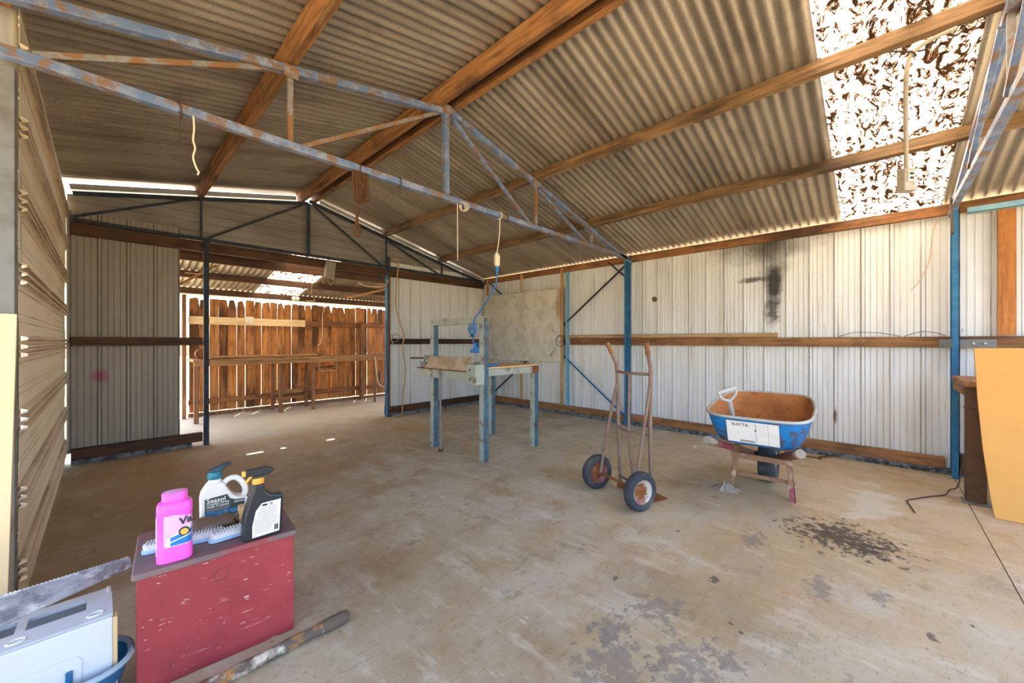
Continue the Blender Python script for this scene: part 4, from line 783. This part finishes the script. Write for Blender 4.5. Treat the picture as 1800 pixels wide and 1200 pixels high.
MB().loft([[sheet_at(0, 0), sheet_at(1, 0), sheet_at(1, 1), sheet_at(0, 1)], [p + Ns * 0.004 for p in (sheet_at(0, 0), sheet_at(1, 0), sheet_at(1, 1), sheet_at(0, 1))]]).build('card', M['paper'], shx)
sgn = 1
base_n = 0.0046
def on_sheet(u, v): return pa + U * u + W * v + Ns * base_n
text_mb('ELECTA', 0.030, on_sheet(0.11, 0.20), U, -W, 0.0, 0.0006).build('print_title', M['ink'], shx)
mb = MB()
for u0, u1, v0, v1 in ((0.562, 0.566, 0.05, 0.95), (0.575, 0.580, 0.05, 0.95), (0.80, 0.806, 0.03, 0.97)): mb.add([on_sheet(u0, v0), on_sheet(u1, v0), on_sheet(u1, v1), on_sheet(u0, v1)], [(0, 3, 2, 1)])
for i in range(5): mb.add([on_sheet(0.62, 0.12 + i * 0.11), on_sheet(0.78, 0.12 + i * 0.11), on_sheet(0.78, 0.127 + i * 0.11), on_sheet(0.62, 0.127 + i * 0.11)], [(0, 3, 2, 1)])
mb.add([on_sheet(0.25, 0.86), on_sheet(0.54, 0.86), on_sheet(0.54, 0.95), on_sheet(0.25, 0.95)], [(0, 3, 2, 1)])
mb.build('print_lines', M['ink_pale'], shx)
MB().add([on_sheet(0.565 + 0.014 * math.cos(a), 0.36 + 0.05 * math.sin(a)) for a in [k * 0.524 for k in range(12)]], [tuple(range(12))[::-1]]).build('hole', M['ink'], shx)
# shovel in the tray
sh = thing('shovel', 'grey shovel with a D-shaped handle standing in the wheelbarrow tray', 'shovel', (3.5, 0.8, 0.44))
g = Vector((3.26, 0.835, 0.83)); tip = Vector((3.50, 0.835, 0.50)); d = (tip - g).normalized(); sdv = Vector((0.687, -0.727, -0.06)); sdv = (sdv - d * sdv.dot(d)).normalized(); nn = d.cross(sdv)
part(sh, 'shaft', MB().tube([g + d * 0.10, tip], [0.018, 0.016], 10), M['shovel'], smooth=True)
part(sh, 'handle_yoke', MB().tube(smoothpts([g + sdv * 0.058, g + sdv * 0.056 + d * 0.05, g + sdv * 0.03 + d * 0.088, g + d * 0.105, g - sdv * 0.03 + d * 0.088, g - sdv * 0.056 + d * 0.05, g - sdv * 0.058], 4), 0.011, 8), M['shovel'], smooth=True)
part(sh, 'handle_grip', MB().tube([g + sdv * 0.068, g + sdv * 0.02, g - sdv * 0.02, g - sdv * 0.068], [0.014, 0.016, 0.016, 0.014], 10), M['shovel'], smooth=True)
bl = MB(); rows = []
for a, wv, dp in ((0, 0.05, 0.0), (0.05, 0.085, 0.012), (0.12, 0.09, 0.014), (0.17, 0.07, 0.010), (0.20, 0.02, 0.0)): rows.append([tip + d * a * 0.55 + Vector((a * 0.9, 0, a * 0.12)) + sdv * wv * k + nn * dp * (k * k) for k in (-1, -0.5, 0, 0.5, 1)])
bl.add([p for r in rows for p in r], [(i * 5 + j, i * 5 + j + 1, i * 5 + j + 6, i * 5 + j + 5) for i in range(4) for j in range(4)])
part(sh, 'blade', bl, M['rust'], solid=0.003)

# ------------------------------------------------------------------ right edge: bench and yellow board
t = thing('side_bench', 'timber bench with a thick dark leg behind the yellow board', 'bench', (4.7, -0.8, 0))
part(t, 'top', MB().box(4.38, 5.08, -1.5, -0.462, 0.865, 0.905), M['bench_x'], bevel=0.003)
part(t, 'apron', MB().box(4.52, 5.08, -0.50, -0.47, 0.79, 0.865), M['bench_x'], bevel=0.003)
lg = part(t, 'leg', MB().box(4.42, 4.52, -0.575, -0.475, 0.0, 0.865), M['brown_steel'], bevel=0.004)
part(lg, 'wire_tie', MB().box(4.416, 4.524, -0.579, -0.471, 0.70, 0.706), M['cord_dark'])
part(lg, 'foot_plate', MB().box(4.40, 4.54, -0.60, -0.46, 0.0, 0.012), M['plate'])
part(t, 'leg', MB().box(4.42, 4.52, -1.48, -1.40, 0.0, 0.865), M['brown_steel'], bevel=0.004)
poly = [(-0.575, 0.0), (-0.558, 0.12), (-0.525, 0.45), (-0.502, 0.80), (-0.488, 1.153), (-1.35, 1.16), (-1.35, 0.0)]
mb = MB().prism(poly, ((0, 0, 0), (0, 1, 0), (0, 0, 1)), 0.018)
mb.v = [(4.165 + p[0] + 0.035 * p[2], p[1] - 0.09 * 0, p[2]) for p in mb.v]
solo('yellow_board', mb, M['yellow_board'], 'tall yellow-orange board leaning at the right edge', 'board', bevel=0.002)

# ------------------------------------------------------------------ red chest and what stands on it (local x along the front, y to the back)
CR = math.radians(-5.3); CO = Vector((0.073, 1.812, 0)); CM = Matrix.Translation(CO) @ Matrix.Rotation(CR, 4, 'Z')
CW, CD, CH = 0.478, 0.37, 0.395
ch = thing('red_chest', 'old red painted timber chest with a worn grey lid', 'chest', CO, CR)
MB().box(0.004, CW, 0.006, 0.026, 0.0, CH).build('front_panel', M['red'], ch, bevel=0.003)
MB().box(0.004, CW, CD - 0.026, CD - 0.006, 0.0, CH).build('back_panel', M['red'], ch, bevel=0.003)
MB().box(0.004, 0.024, 0.026, CD - 0.026, 0.0, CH).build('side_panel', M['red'], ch); MB().box(CW - 0.02, CW, 0.026, CD - 0.026, 0.0, CH).build('side_panel', M['red'], ch)
MB().box(0.024, CW - 0.02, 0.026, CD - 0.026, 0.0, 0.02).build('bottom', M['red'], ch)
MB().loft(rbox_rings(-0.008, CW + 0.012, -0.008, CD + 0.006, [(CH + 0.001, 0.003), (CH + 0.004, 0), (CH + 0.016, 0), (CH + 0.021, 0.004)], 0.014)).build('lid', M['lid'], ch, smooth=True)
MB().torus((0.235, 0.0055, 0.325), (0, 1, 0), 0.022, 0.0010, 28, 6).build('ring_mark', M['brown_steel'], ch, smooth=True)
ZT = CH + 0.0215
def on_chest(name, label, cat, x, y, rz=0.0):
    p = CM @ Vector((x, y, ZT)); return thing(name, label, cat, p, CR + rz)
def ell_rings(spec, n=28, e=0.7):
    out = []
    for z, a, b, cx in spec:
        r = []
        for k in range(n):
            t = 2 * math.pi * k / n; c, s_ = math.cos(t), math.sin(t)
            r.append(Vector((cx + math.copysign(abs(c) ** e, c) * a, math.copysign(abs(s_) ** e, s_) * b, z)))
        out.append(r)
    return out
# pink bottle
bt = on_chest('pink_bottle', 'bright pink plastic laundry bottle with blue label', 'bottle', 0.103, 0.046)
MB().loft(ell_rings([(0, 0.046, 0.031, 0), (0.004, 0.05, 0.035, 0), (0.05, 0.05, 0.035, 0), (0.06, 0.048, 0.033, 0), (0.16, 0.047, 0.032, 0), (0.17, 0.05, 0.035, 0), (0.196, 0.05, 0.035, 0), (0.207, 0.045, 0.031, 0), (0.212, 0.034, 0.026, 0)], e=0.55)).build('body', M['pink'], bt, smooth=True)
cp = MB().loft(ell_rings([(0.212, 0.034, 0.026, 0), (0.214, 0.036, 0.028, 0), (0.240, 0.036, 0.028, 0), (0.243, 0.034, 0.026, 0)], e=0.8)).build('cap', M['pink'], bt, smooth=True)
MB().loft(ell_rings([(0.2432, 0.031, 0.023, 0), (0.2440, 0.030, 0.022, 0)], e=0.8)).build('dust', M['dust_pink'], cp, smooth=True)
def wrap(spec_x0, spec_x1, z0f, z1f, a, b, e, off, n=14, back=False):
    """patch hugging the front of an oval bottle"""
    vs = []; 
    for k in range(n + 1):
        x = spec_x0 + (spec_x1 - spec_x0) * k / n; c = max(-1, min(1, x / a)); tt = abs(c) ** (1 / e); s_ = math.sqrt(max(0, 1 - tt * tt)) ** e
        y = -b * s_ - off; u = k / n
        vs += [Vector((x, y, z0f(u))), Vector((x, y, z1f(u)))]
    return MB().add(vs, [(2 * k, 2 * k + 2, 2 * k + 3, 2 * k + 1) for k in range(n)])
lb = wrap(-0.030, 0.049, lambda u: 0.058, lambda u: 0.175 - 0.02 * u, 0.048, 0.033, 0.55, 0.0012).build('label', M['pink_pale'], bt, smooth=True)
wrap(-0.022, 0.049, lambda u: 0.058, lambda u: 0.085 + 0.045 * u, 0.048, 0.033, 0.55, 0.0016).build('label_stripe', M['label_white'], lb, smooth=True)
wrap(-0.012, 0.049, lambda u: 0.060, lambda u: 0.072 + 0.016 * u, 0.048, 0.033, 0.55, 0.0020).build('label_stripe', M['mid_blue'], lb, smooth=True)
wrap(-0.012, 0.049, lambda u: 0.076 + 0.016 * u, lambda u: 0.090 + 0.018 * u, 0.048, 0.033, 0.55, 0.0020).build('label_stripe', M['mid_blue'], lb, smooth=True)
MB().lathe([(0, 0), (0.016, 0)], 20, Matrix.Translation((0.026, -0.0357, 0.104)) @ Matrix.Rotation(math.pi / 2, 4, 'X'), False).build('emblem', M['ink'], lb)
MB().lathe([(0, 0), (0.011, 0)], 20, Matrix.Translation((0.026, -0.0362, 0.103)) @ Matrix.Rotation(math.pi / 2, 4, 'X'), False).build('emblem', M['yellow'], lb)
text_mb('Va', 0.036, (0.012, -0.0356, 0.128), (1, 0, 0.22), (0, 0, 1), 0.0005, 0.0012).build('label_text', M['ink'], lb)
MB().box(-0.0505, -0.0475, -0.014, 0.016, 0.03, 0.16).build('back_label', M['label_white'], bt, bevel=0.001)
MB().box(-0.0512, -0.0500, -0.012, -0.002, 0.105, 0.118).build('back_print', M['mid_blue'], bt)
# white jug
jg = on_chest('garden_jug', 'white plastic garden treatment jug with green nozzle cap', 'jug', 0.262, 0.285)
hull = [(-0.078, 0.003), (-0.074, 0.0), (0.070, 0.0), (0.078, 0.006), (0.086, 0.09), (0.092, 0.115), (0.088, 0.145), (0.066, 0.182), (0.040, 0.196), (0.012, 0.188), (0.0, 0.178), (-0.004, 0.196), (-0.05, 0.196), (-0.055, 0.178), (-0.074, 0.145), (-0.080, 0.12)]
hole = [(0.022, 0.168), (0.040, 0.172), (0.056, 0.160), (0.072, 0.128), (0.070, 0.114), (0.052, 0.116), (0.036, 0.128), (0.022, 0.150)]
mb = MB(); tk = 0.034
def jug_slab(poly, y0, y1): 
    n = len(poly); mb.add([(a, y0, z) for a, z in poly] + [(a, y1, z) for a, z in poly], [tuple(range(n)), tuple(range(n, 2 * n))[::-1]] + [((k + 1) % n, k, n + k, n + (k + 1) % n) for k in range(n)])
body = [(-0.078, 0.003), (-0.074, 0.0), (0.070, 0.0), (0.078, 0.006), (0.084, 0.07), (0.086, 0.098), (0.052, 0.104), (0.032, 0.118), (0.016, 0.145), (0.004, 0.172), (-0.004, 0.18), (-0.052, 0.18), (-0.074, 0.145), (-0.080, 0.12)]
jug_slab(body, -tk, tk); MBj = mb
MBj.build('body', M['white_plastic'], jg, bevel=0.012)
MB().tube(smoothpts([(-0.002, 0, 0.164), (0.018, 0, 0.181), (0.042, 0, 0.184), (0.062, 0, 0.168), (0.078, 0, 0.138), (0.080, 0, 0.112), (0.070, 0, 0.088)], 5), [0.012] * 31, 12).build('handle', M['white_plastic'], jg, smooth=True)
MB().lathe([(0.022, 0.175), (0.022, 0.2)], 20, Matrix.Translation((-0.028, 0, 0))).build('neck', M['white_plastic'], jg, smooth=True)
cp = MB().lathe([(0.0245, 0.195), (0.026, 0.198), (0.026, 0.218), (0.022, 0.225), (0, 0.225)], 20, Matrix.Translation((-0.028, 0, 0))).build('cap', M['teal'], jg, smooth=True)
MB().loft([[Vector(p) for p in r] for r in (((-0.050, -0.014, 0.222), (-0.050, 0.014, 0.222), (-0.046, 0.012, 0.236), (-0.046, -0.012, 0.236)), ((-0.012, -0.016, 0.222), (-0.012, 0.016, 0.222), (-0.016, 0.012, 0.246), (-0.016, -0.012, 0.246)), ((0.006, -0.010, 0.234), (0.006, 0.010, 0.234), (0.006, 0.010, 0.254), (0.006, -0.010, 0.254)))]).build('nozzle', M['teal_dark'], cp, bevel=0.004)
MB().tube([(-0.004, 0, 0.244), (0.028, 0, 0.252)], 0.0085, 12).build('spout', M['ink'], cp, smooth=True)
yl = -tk - 0.0008
lb = MB().prism([(-0.064, 0.022), (0.074, 0.022), (0.074, 0.080), (0.040, 0.082), (0.022, 0.092), (0.012, 0.112), (-0.064, 0.106)], ((0, yl, 0), (1, 0, 0), (0, 0, 1)), 0.0006).build('label', M['label_green'], jg)
MB().box(-0.064, 0.074, yl - 0.0012, yl - 0.0007, 0.022, 0.048).build('label_picture', M['label_blue'], lb)
MB().box(0.036, 0.072, yl - 0.0014, yl - 0.0007, 0.068, 0.077).build('label_box', M['ink_pale'], lb)
lb.location.z = 0.016
for txt, sz, x, z, b in (('Seasol', 0.026, -0.058, 0.088, 0.0003), ('Complete Garden', 0.0105, -0.058, 0.078, 0.0002), ('Health Treatment', 0.0105, -0.058, 0.068, 0.0002)):
    text_mb(txt, sz, (x, yl - 0.0007, z), (1, 0, 0), (0, 0, 1), 0.0004, b).build('label_text', M['white_ink'], lb)
mb = MB()
for z in (0.062, 0.0565, 0.051): mb.box(-0.058, 0.02, yl - 0.0011, yl - 0.0008, z, z + 0.002)
mb.box(-0.058, -0.002, yl - 0.0011, yl - 0.0008, 0.0855, 0.0865)
mb.build('label_lines', M['ink_pale'], lb)
# black trigger bottle
sb = on_chest('trigger_bottle', 'black trigger spray bottle with yellow collar and white back label', 'spray bottle', 0.368, 0.034); sb.scale = (1.0, 1.0, 0.95)
prof = [(-0.062, 0.0), (0.058, 0.0), (0.066, 0.01), (0.072, 0.16), (0.066, 0.168), (0.030, 0.176), (0.012, 0.192), (0.006, 0.212), (0.006, 0.226), (-0.030, 0.226), (-0.030, 0.212), (-0.044, 0.17), (-0.062, 0.10), (-0.068, 0.03), (-0.066, 0.006)]
n = len(prof); MB().add([(a, -0.030, z) for a, z in prof] + [(a, 0.030, z) for a, z in prof], [tuple(range(n)), tuple(range(n, 2 * n))[::-1]] + [((k + 1) % n, k, n + k, n + (k + 1) % n) for k in range(n)]).build('body', M['bottle_black'], sb, bevel=0.011)
lb = MB().prism([(-0.036, 0.012), (0.056, 0.016), (0.062, 0.15), (-0.004, 0.148), (-0.024, 0.12), (-0.036, 0.06)], ((0, -0.0305, 0), (1, 0, 0), (0, 0, 1)), 0.0008).build('label', M['label_white'], sb)
MB().box(0.038, 0.053, -0.0320, -0.0314, 0.024, 0.048).build('barcode', M['ink_pale'], lb)
mb = MB()
for k in range(7): mb.box(0.039 + k * 0.002, 0.040 + k * 0.002, -0.0324, -0.0320, 0.025, 0.047)
mb.build('barcode_bars', M['ink'], lb)
mb = MB()
for k in range(15):
    z = 0.126 - k * 0.007; a0 = -0.034 + (0.012 if z > 0.09 else 0.0) + (0.01 if z > 0.115 else 0); mb.box(a0 + 0.004, (0.052 if z > 0.054 else 0.032) - random.uniform(0, 0.012), -0.0319, -0.0314, z, z + 0.0022)
mb.build('small_print', M['ink_pale'], lb)
MB().lathe([(0, 0), (0.5, 0)], 20, Matrix.Translation((0.006, -0.0319, 0.139)) @ Matrix.Rotation(math.pi / 2, 4, 'X') @ Matrix.Diagonal((0.022, 0.009, 1, 1)), False).build('emblem', M['ink'], lb)
MB().box(0.022, 0.034, -0.0319, -0.0314, 0.134, 0.145).build('emblem_box', M['ink_pale'], lb)
MB().lathe([(0.019, 0.224), (0.021, 0.227), (0.021, 0.246), (0.017, 0.250), (0, 0.250)], 18, Matrix.Translation((-0.012, 0, 0))).build('collar', M['yellow'], sb, smooth=True)
hd = MB().prism([(-0.052, 0.262), (0.022, 0.256), (0.036, 0.266), (0.044, 0.272), (0.034, 0.284), (0.014, 0.292), (-0.052, 0.288), (-0.056, 0.276)], ((0, 0.012, 0), (1, 0, 0), (0, 0, 1)), 0.024).build('trigger_head', M['black'], sb, bevel=0.004)
MB().box(-0.030, 0.008, -0.010, 0.010, 0.248, 0.262).build('stem', M['black'], hd)
MB().box(-0.066, -0.0535, -0.010, 0.010, 0.264, 0.286).build('nozzle', M['yellow'], hd, bevel=0.003)
MB().bar((-0.034, 0, 0.262), (-0.056, 0, 0.232), 0.012, 0.008).build('trigger', M['yellow'], hd, bevel=0.002)
# bag, block, brushes
bg_ = on_chest('plastic_bag', 'crumpled brown plastic bag lying in front of the white jug', 'bag', 0.205, 0.198)
rings = []
for i, (x, a, b) in enumerate(((-0.085, 0.012, 0.01), (-0.075, 0.035, 0.035), (-0.04, 0.045, 0.058), (0.0, 0.045, 0.06), (0.035, 0.04, 0.054), (0.06, 0.036, 0.058), (0.085, 0.03, 0.05), (0.097, 0.012, 0.02))):
    rings.append([Vector((x + random.uniform(-.004, .004), math.cos(t) * a * random.uniform(.9, 1.1), max(0.001, b * 0.58 + math.sin(t) * b * random.uniform(0.5, 0.6)))) for t in [2 * math.pi * k / 14 for k in range(14)]])
MB().loft(rings).build('sack', M['bag'], bg_, smooth=True)
MB().tube([(0.08, 0, 0.035), (0.092, 0, 0.045), (0.10, 0.004, 0.05)], [0.006, 0.008, 0.009], 8).build('knot', M['bag'], bg_, smooth=True)
tb = on_chest('wood_offcut', 'small upright pale wood offcut between the bag and the black bottle', 'wood block', 0.322, 0.215)
MB().box(-0.012, 0.016, -0.025, 0.025, 0.0, 0.075).build('block', M['blond_wood'], tb, bevel=0.002)
MB().tube([(0.002, 0, 0.075), (0.002, 0, 0.081)], 0.003, 6).build('nail', M['bolt'], tb)
for i, (x, y, rz, ln, lab) in enumerate(((0.135, 0.145, -0.14, 0.25, 'white-bristled scrubbing brush with pale blue base, behind the pink bottle'), (0.30, 0.105, 0.10, 0.20, 'white-bristled scrubbing brush lying against the black bottle'))):
    br = on_chest('scrub_brush', lab, 'brush', x, y, rz)
    MB().loft(rbox_rings(-ln / 2, ln / 2, -0.024, 0.024, [(0.0, 0.004), (0.003, 0), (0.012, 0), (0.015, 0.003)], 0.02)).build('base', M['brush_blue'], br, smooth=True)
    MB().loft(rbox_rings(-ln / 2 + 0.006, ln / 2 - 0.006, -0.020, 0.020, [(0.015, 0.0), (0.030, -0.003), (0.034, 0.004)], 0.016)).build('bristles', M['bristle'], br, smooth=True)
    mb = MB()
    for k in range(int(ln / 0.01) - 2): mb.box(-ln / 2 + 0.012 + k * 0.01, -ln / 2 + 0.017 + k * 0.01, -0.019, 0.019, 0.034, 0.038)
    mb.build('bristle_tufts', M['bristle'], br)

cf = on_chest('card_scrap', 'bent brown cardboard scrap standing behind the black bottle', 'cardboard', 0.445, 0.20)
MB().prism([(-0.05, 0), (0.03, 0), (0.0, 0.095), (-0.03, 0.10)], ((0, 0.03, 0), (0.9, 0.4, 0), (0, 0.12, 0.99)), 0.003).build('flap', M['cardboard'], cf)
MB().box(-0.04, 0.02, -0.03, 0.02, 0.0, 0.004).build('base_flap', M['cardboard'], cf)
# ------------------------------------------------------------------ case in a blue tub, saw
tu = thing('blue_tub', 'blue plastic tub with pale rim beside the red chest', 'tub', (-0.27, 1.80, 0))
part(tu, 'bowl', MB().loft(rbox_rings(-0.62, 0.066, 1.745, 1.955, [(0.0, 0.05), (0.01, 0.04), (0.160, 0.0), (0.160, 0.008), (0.018, 0.045), (0.012, 0.06)], 0.09, 7)), M['tub'], smooth=True)
rg = rbox_rings(-0.622, 0.067, 1.743, 1.957, [(0.162, 0)], 0.092, 7)[0]
part(tu, 'rim', MB().tube(rg + [rg[0]], 0.009, 8, False), M['tub_rim'], smooth=True)
ca = thing('plastic_case', 'white plastic case with slotted top sitting in the blue tub', 'case', (-0.25, 1.85, 0.02))
xs0, xs1 = -0.577, 0.0235
mb = MB().box(xs0, xs1, 1.790, 1.805, 0.018, 0.3157).box(xs0, xs1, 2.080, 2.093, 0.178, 0.2815)      # shell: front face, back and ends
mb.box(xs0, xs0 + 0.013, 1.805, 2.080, 0.178, 0.292).box(xs1 - 0.013, xs1, 1.805, 2.080, 0.178, 0.292)
part(ca, 'shell', mb, M['case'], bevel=0.004)
mb = MB()                                                                                            # sloping top with slots
def toppiece(x0, x1, y0, y1):
    z = lambda y: 0.318 - (y - 1.805) * 0.12
    mb.add([(x0, y0, z(y0)), (x1, y0, z(y0)), (x1, y1, z(y1)), (x0, y1, z(y1)), (x0, y0, z(y0) - 0.013), (x1, y0, z(y0) - 0.013), (x1, y1, z(y1) - 0.013), (x0, y1, z(y1) - 0.013)], [(0, 1, 2, 3), (7, 6, 5, 4), (0, 4, 5, 1), (1, 5, 6, 2), (2, 6, 7, 3), (3, 7, 4, 0)])
toppiece(xs0, xs1, 1.805, 1.922); toppiece(xs0, xs1, 2.029, 2.083)
for xa, xb in ((-0.0374, xs1), (-0.187, -0.1655), (-0.352, -0.32), (xs0, -0.491)): toppiece(xa, xb, 1.922, 2.029)
part(ca, 'top', mb, M['case'])
part(ca, 'end_strip', MB().box(xs1, xs1 + 0.0105, 1.790, 1.828, 0.02, 0.3114), M['tan_plastic'], bevel=0.002)
part(ca, 'inset_panel', MB().prism([(-0.47, 0.02), (-0.048, 0.02), (-0.0427, 0.2174), (-0.0534, 0.2335), (-0.4486, 0.2335), (-0.47, 0.2174)], ((0, 1.790, 0), (1, 0, 0), (0, 0, 1)), 0.0027), M['case'], bevel=0.001)
for x in (-0.016, -0.176, -0.427): part(ca, 'ring_boss', MB().torus((x, 1.853, 0.313), (0, 0.12, 1), 0.018, 0.0027, 22, 6), M['white_plastic'], smooth=True)
part(ca, 'latch', MB().box(-0.077, -0.062, 1.781, 1.790, 0.159, 0.198), M['tub'], bevel=0.003)
sw = thing('hand_saw', 'old grey hand saw lying across the white case', 'saw', (-0.2, 2.0, 0.32))
b0, b1 = Vector((0.079, 2.068, 0.340)), Vector((-0.320, 1.8925, 0.3264)); t0, t1 = Vector((0.0705, 2.074, 0.380)), Vector((-0.331, 1.9865, 0.404))
nT = 90; up = []
for k in range(nT + 1):
    p = t0.lerp(t1, k / nT); up.append(p + ((t0 - b0).normalized() * 0.004 if k % 2 else Vector((0, 0, 0))))
nb = (b1 - b0).cross(t0 - b0).normalized() * 0.0012
ptsA = [b0 + nb, b1 + nb] + [p + nb for p in reversed(up)]; ptsB = [b0 - nb, b1 - nb] + [p - nb for p in reversed(up)]; n = len(ptsA)
part(sw, 'blade', MB().add(ptsA + ptsB, [tuple(range(n)), tuple(range(n, 2 * n))[::-1]] + [((k + 1) % n, k, n + k, n + (k + 1) % n) for k in range(n)]), M['saw'])
part(sw, 'handle', MB().tube(smoothpts([b1.lerp(t1, 0.1), b1.lerp(t1, 0.1) + Vector((-0.06, -0.02, 0.0)), b1.lerp(t1, 0.5) + Vector((-0.10, -0.03, 0)), b1.lerp(t1, 1.0) + Vector((-0.06, -0.02, 0.01)), b1.lerp(t1, 0.95)], 4), 0.013, 10), M['saw_handle'], smooth=True)
# paint-crusted pole on the floor
t = thing('crusted_pole', 'paint-crusted old pole lying on the floor in front of the chest', 'pole', (0.45, 1.66, 0))
pts = [(0.05, 1.672, 0.022), (0.20, 1.668, 0.023), (0.35, 1.663, 0.022), (0.5, 1.662, 0.024), (0.62, 1.658, 0.026), (0.70, 1.657, 0.025), (0.728, 1.657, 0.021)]
part(t, 'shaft', MB().tube(smoothpts(pts[:5], 4), [0.021 + 0.002 * math.sin(k * 1.7) for k in range(17)], 12), M['pipe'], smooth=True)
part(t, 'crust', MB().tube(smoothpts(pts[4:], 4), [0.023, 0.025, 0.026, 0.025, 0.026, 0.024, 0.024, 0.020, 0.012], 12), M['pipe'], smooth=True)
# ------------------------------------------------------------------ scraps on the floor
def scrap(label, x, y, s_, mat, cat, n=7):
    mb = MB(); pts = [Vector((x + s_ * random.uniform(0.6, 1) * math.cos(a), y + s_ * 0.6 * random.uniform(0.6, 1) * math.sin(a), 0.002 + random.uniform(0, 0.012))) for a in [2 * math.pi * k / n for k in range(n)]]
    mb.add(pts + [Vector((x, y, 0.016))], [(k, (k + 1) % n, n) for k in range(n)] + [tuple(range(n))[::-1]])
    solo({'leaf': 'dry_leaf', 'paper': 'paper_scrap'}.get(cat, cat.replace(' ', '_')), mb, M[mat], label, cat, 'scraps on the floor')
scrap('crumpled white paper scrap on the floor left of the wheelbarrow', 4.62, 1.51, 0.05, 'paper', 'paper')
for i in range(5):
    a = random.uniform(0, 3); x, y = 5.03 + 0.05 * i, 0.48 - 0.035 * i; L = random.uniform(0.04, 0.09)
    solo('dry_twig', MB().tube([(x - L * math.cos(a), y - L * math.sin(a), 0.007), (x, y, 0.011), (x + L * math.cos(a + 0.3), y + L * math.sin(a + 0.3), 0.007)], 0.006, 6), M['leaf'], 'dark dry twig on the floor behind the wheelbarrow, ' + ('nearest the wall', 'second from the wall', 'middle of the five', 'second from the camera side', 'nearest the camera side')[i], 'twig', 'twigs behind the wheelbarrow')
rag = thing('grey_rag', 'stiff grey rag caught at the foot of the wheelbarrow left leg', 'rag', (3.50, 0.86, 0))
rings = []
for f_, hgt in ((1.0, 0.001), (0.86, 0.012), (0.62, 0.022), (0.38, 0.045), (0.2, 0.06), (0.05, 0.066)):
    rings.append([Vector((3.475 + 0.085 * f_ * random.uniform(0.6, 1.15) * math.cos(t_), 0.90 + 0.105 * f_ * random.uniform(0.6, 1.15) * math.sin(t_), hgt * random.uniform(0.75, 1.2))) for t_ in [2 * math.pi * k / 18 for k in range(18)]])
part(rag, 'cloth', MB().loft(rings), M['grey_wood'], smooth=True)
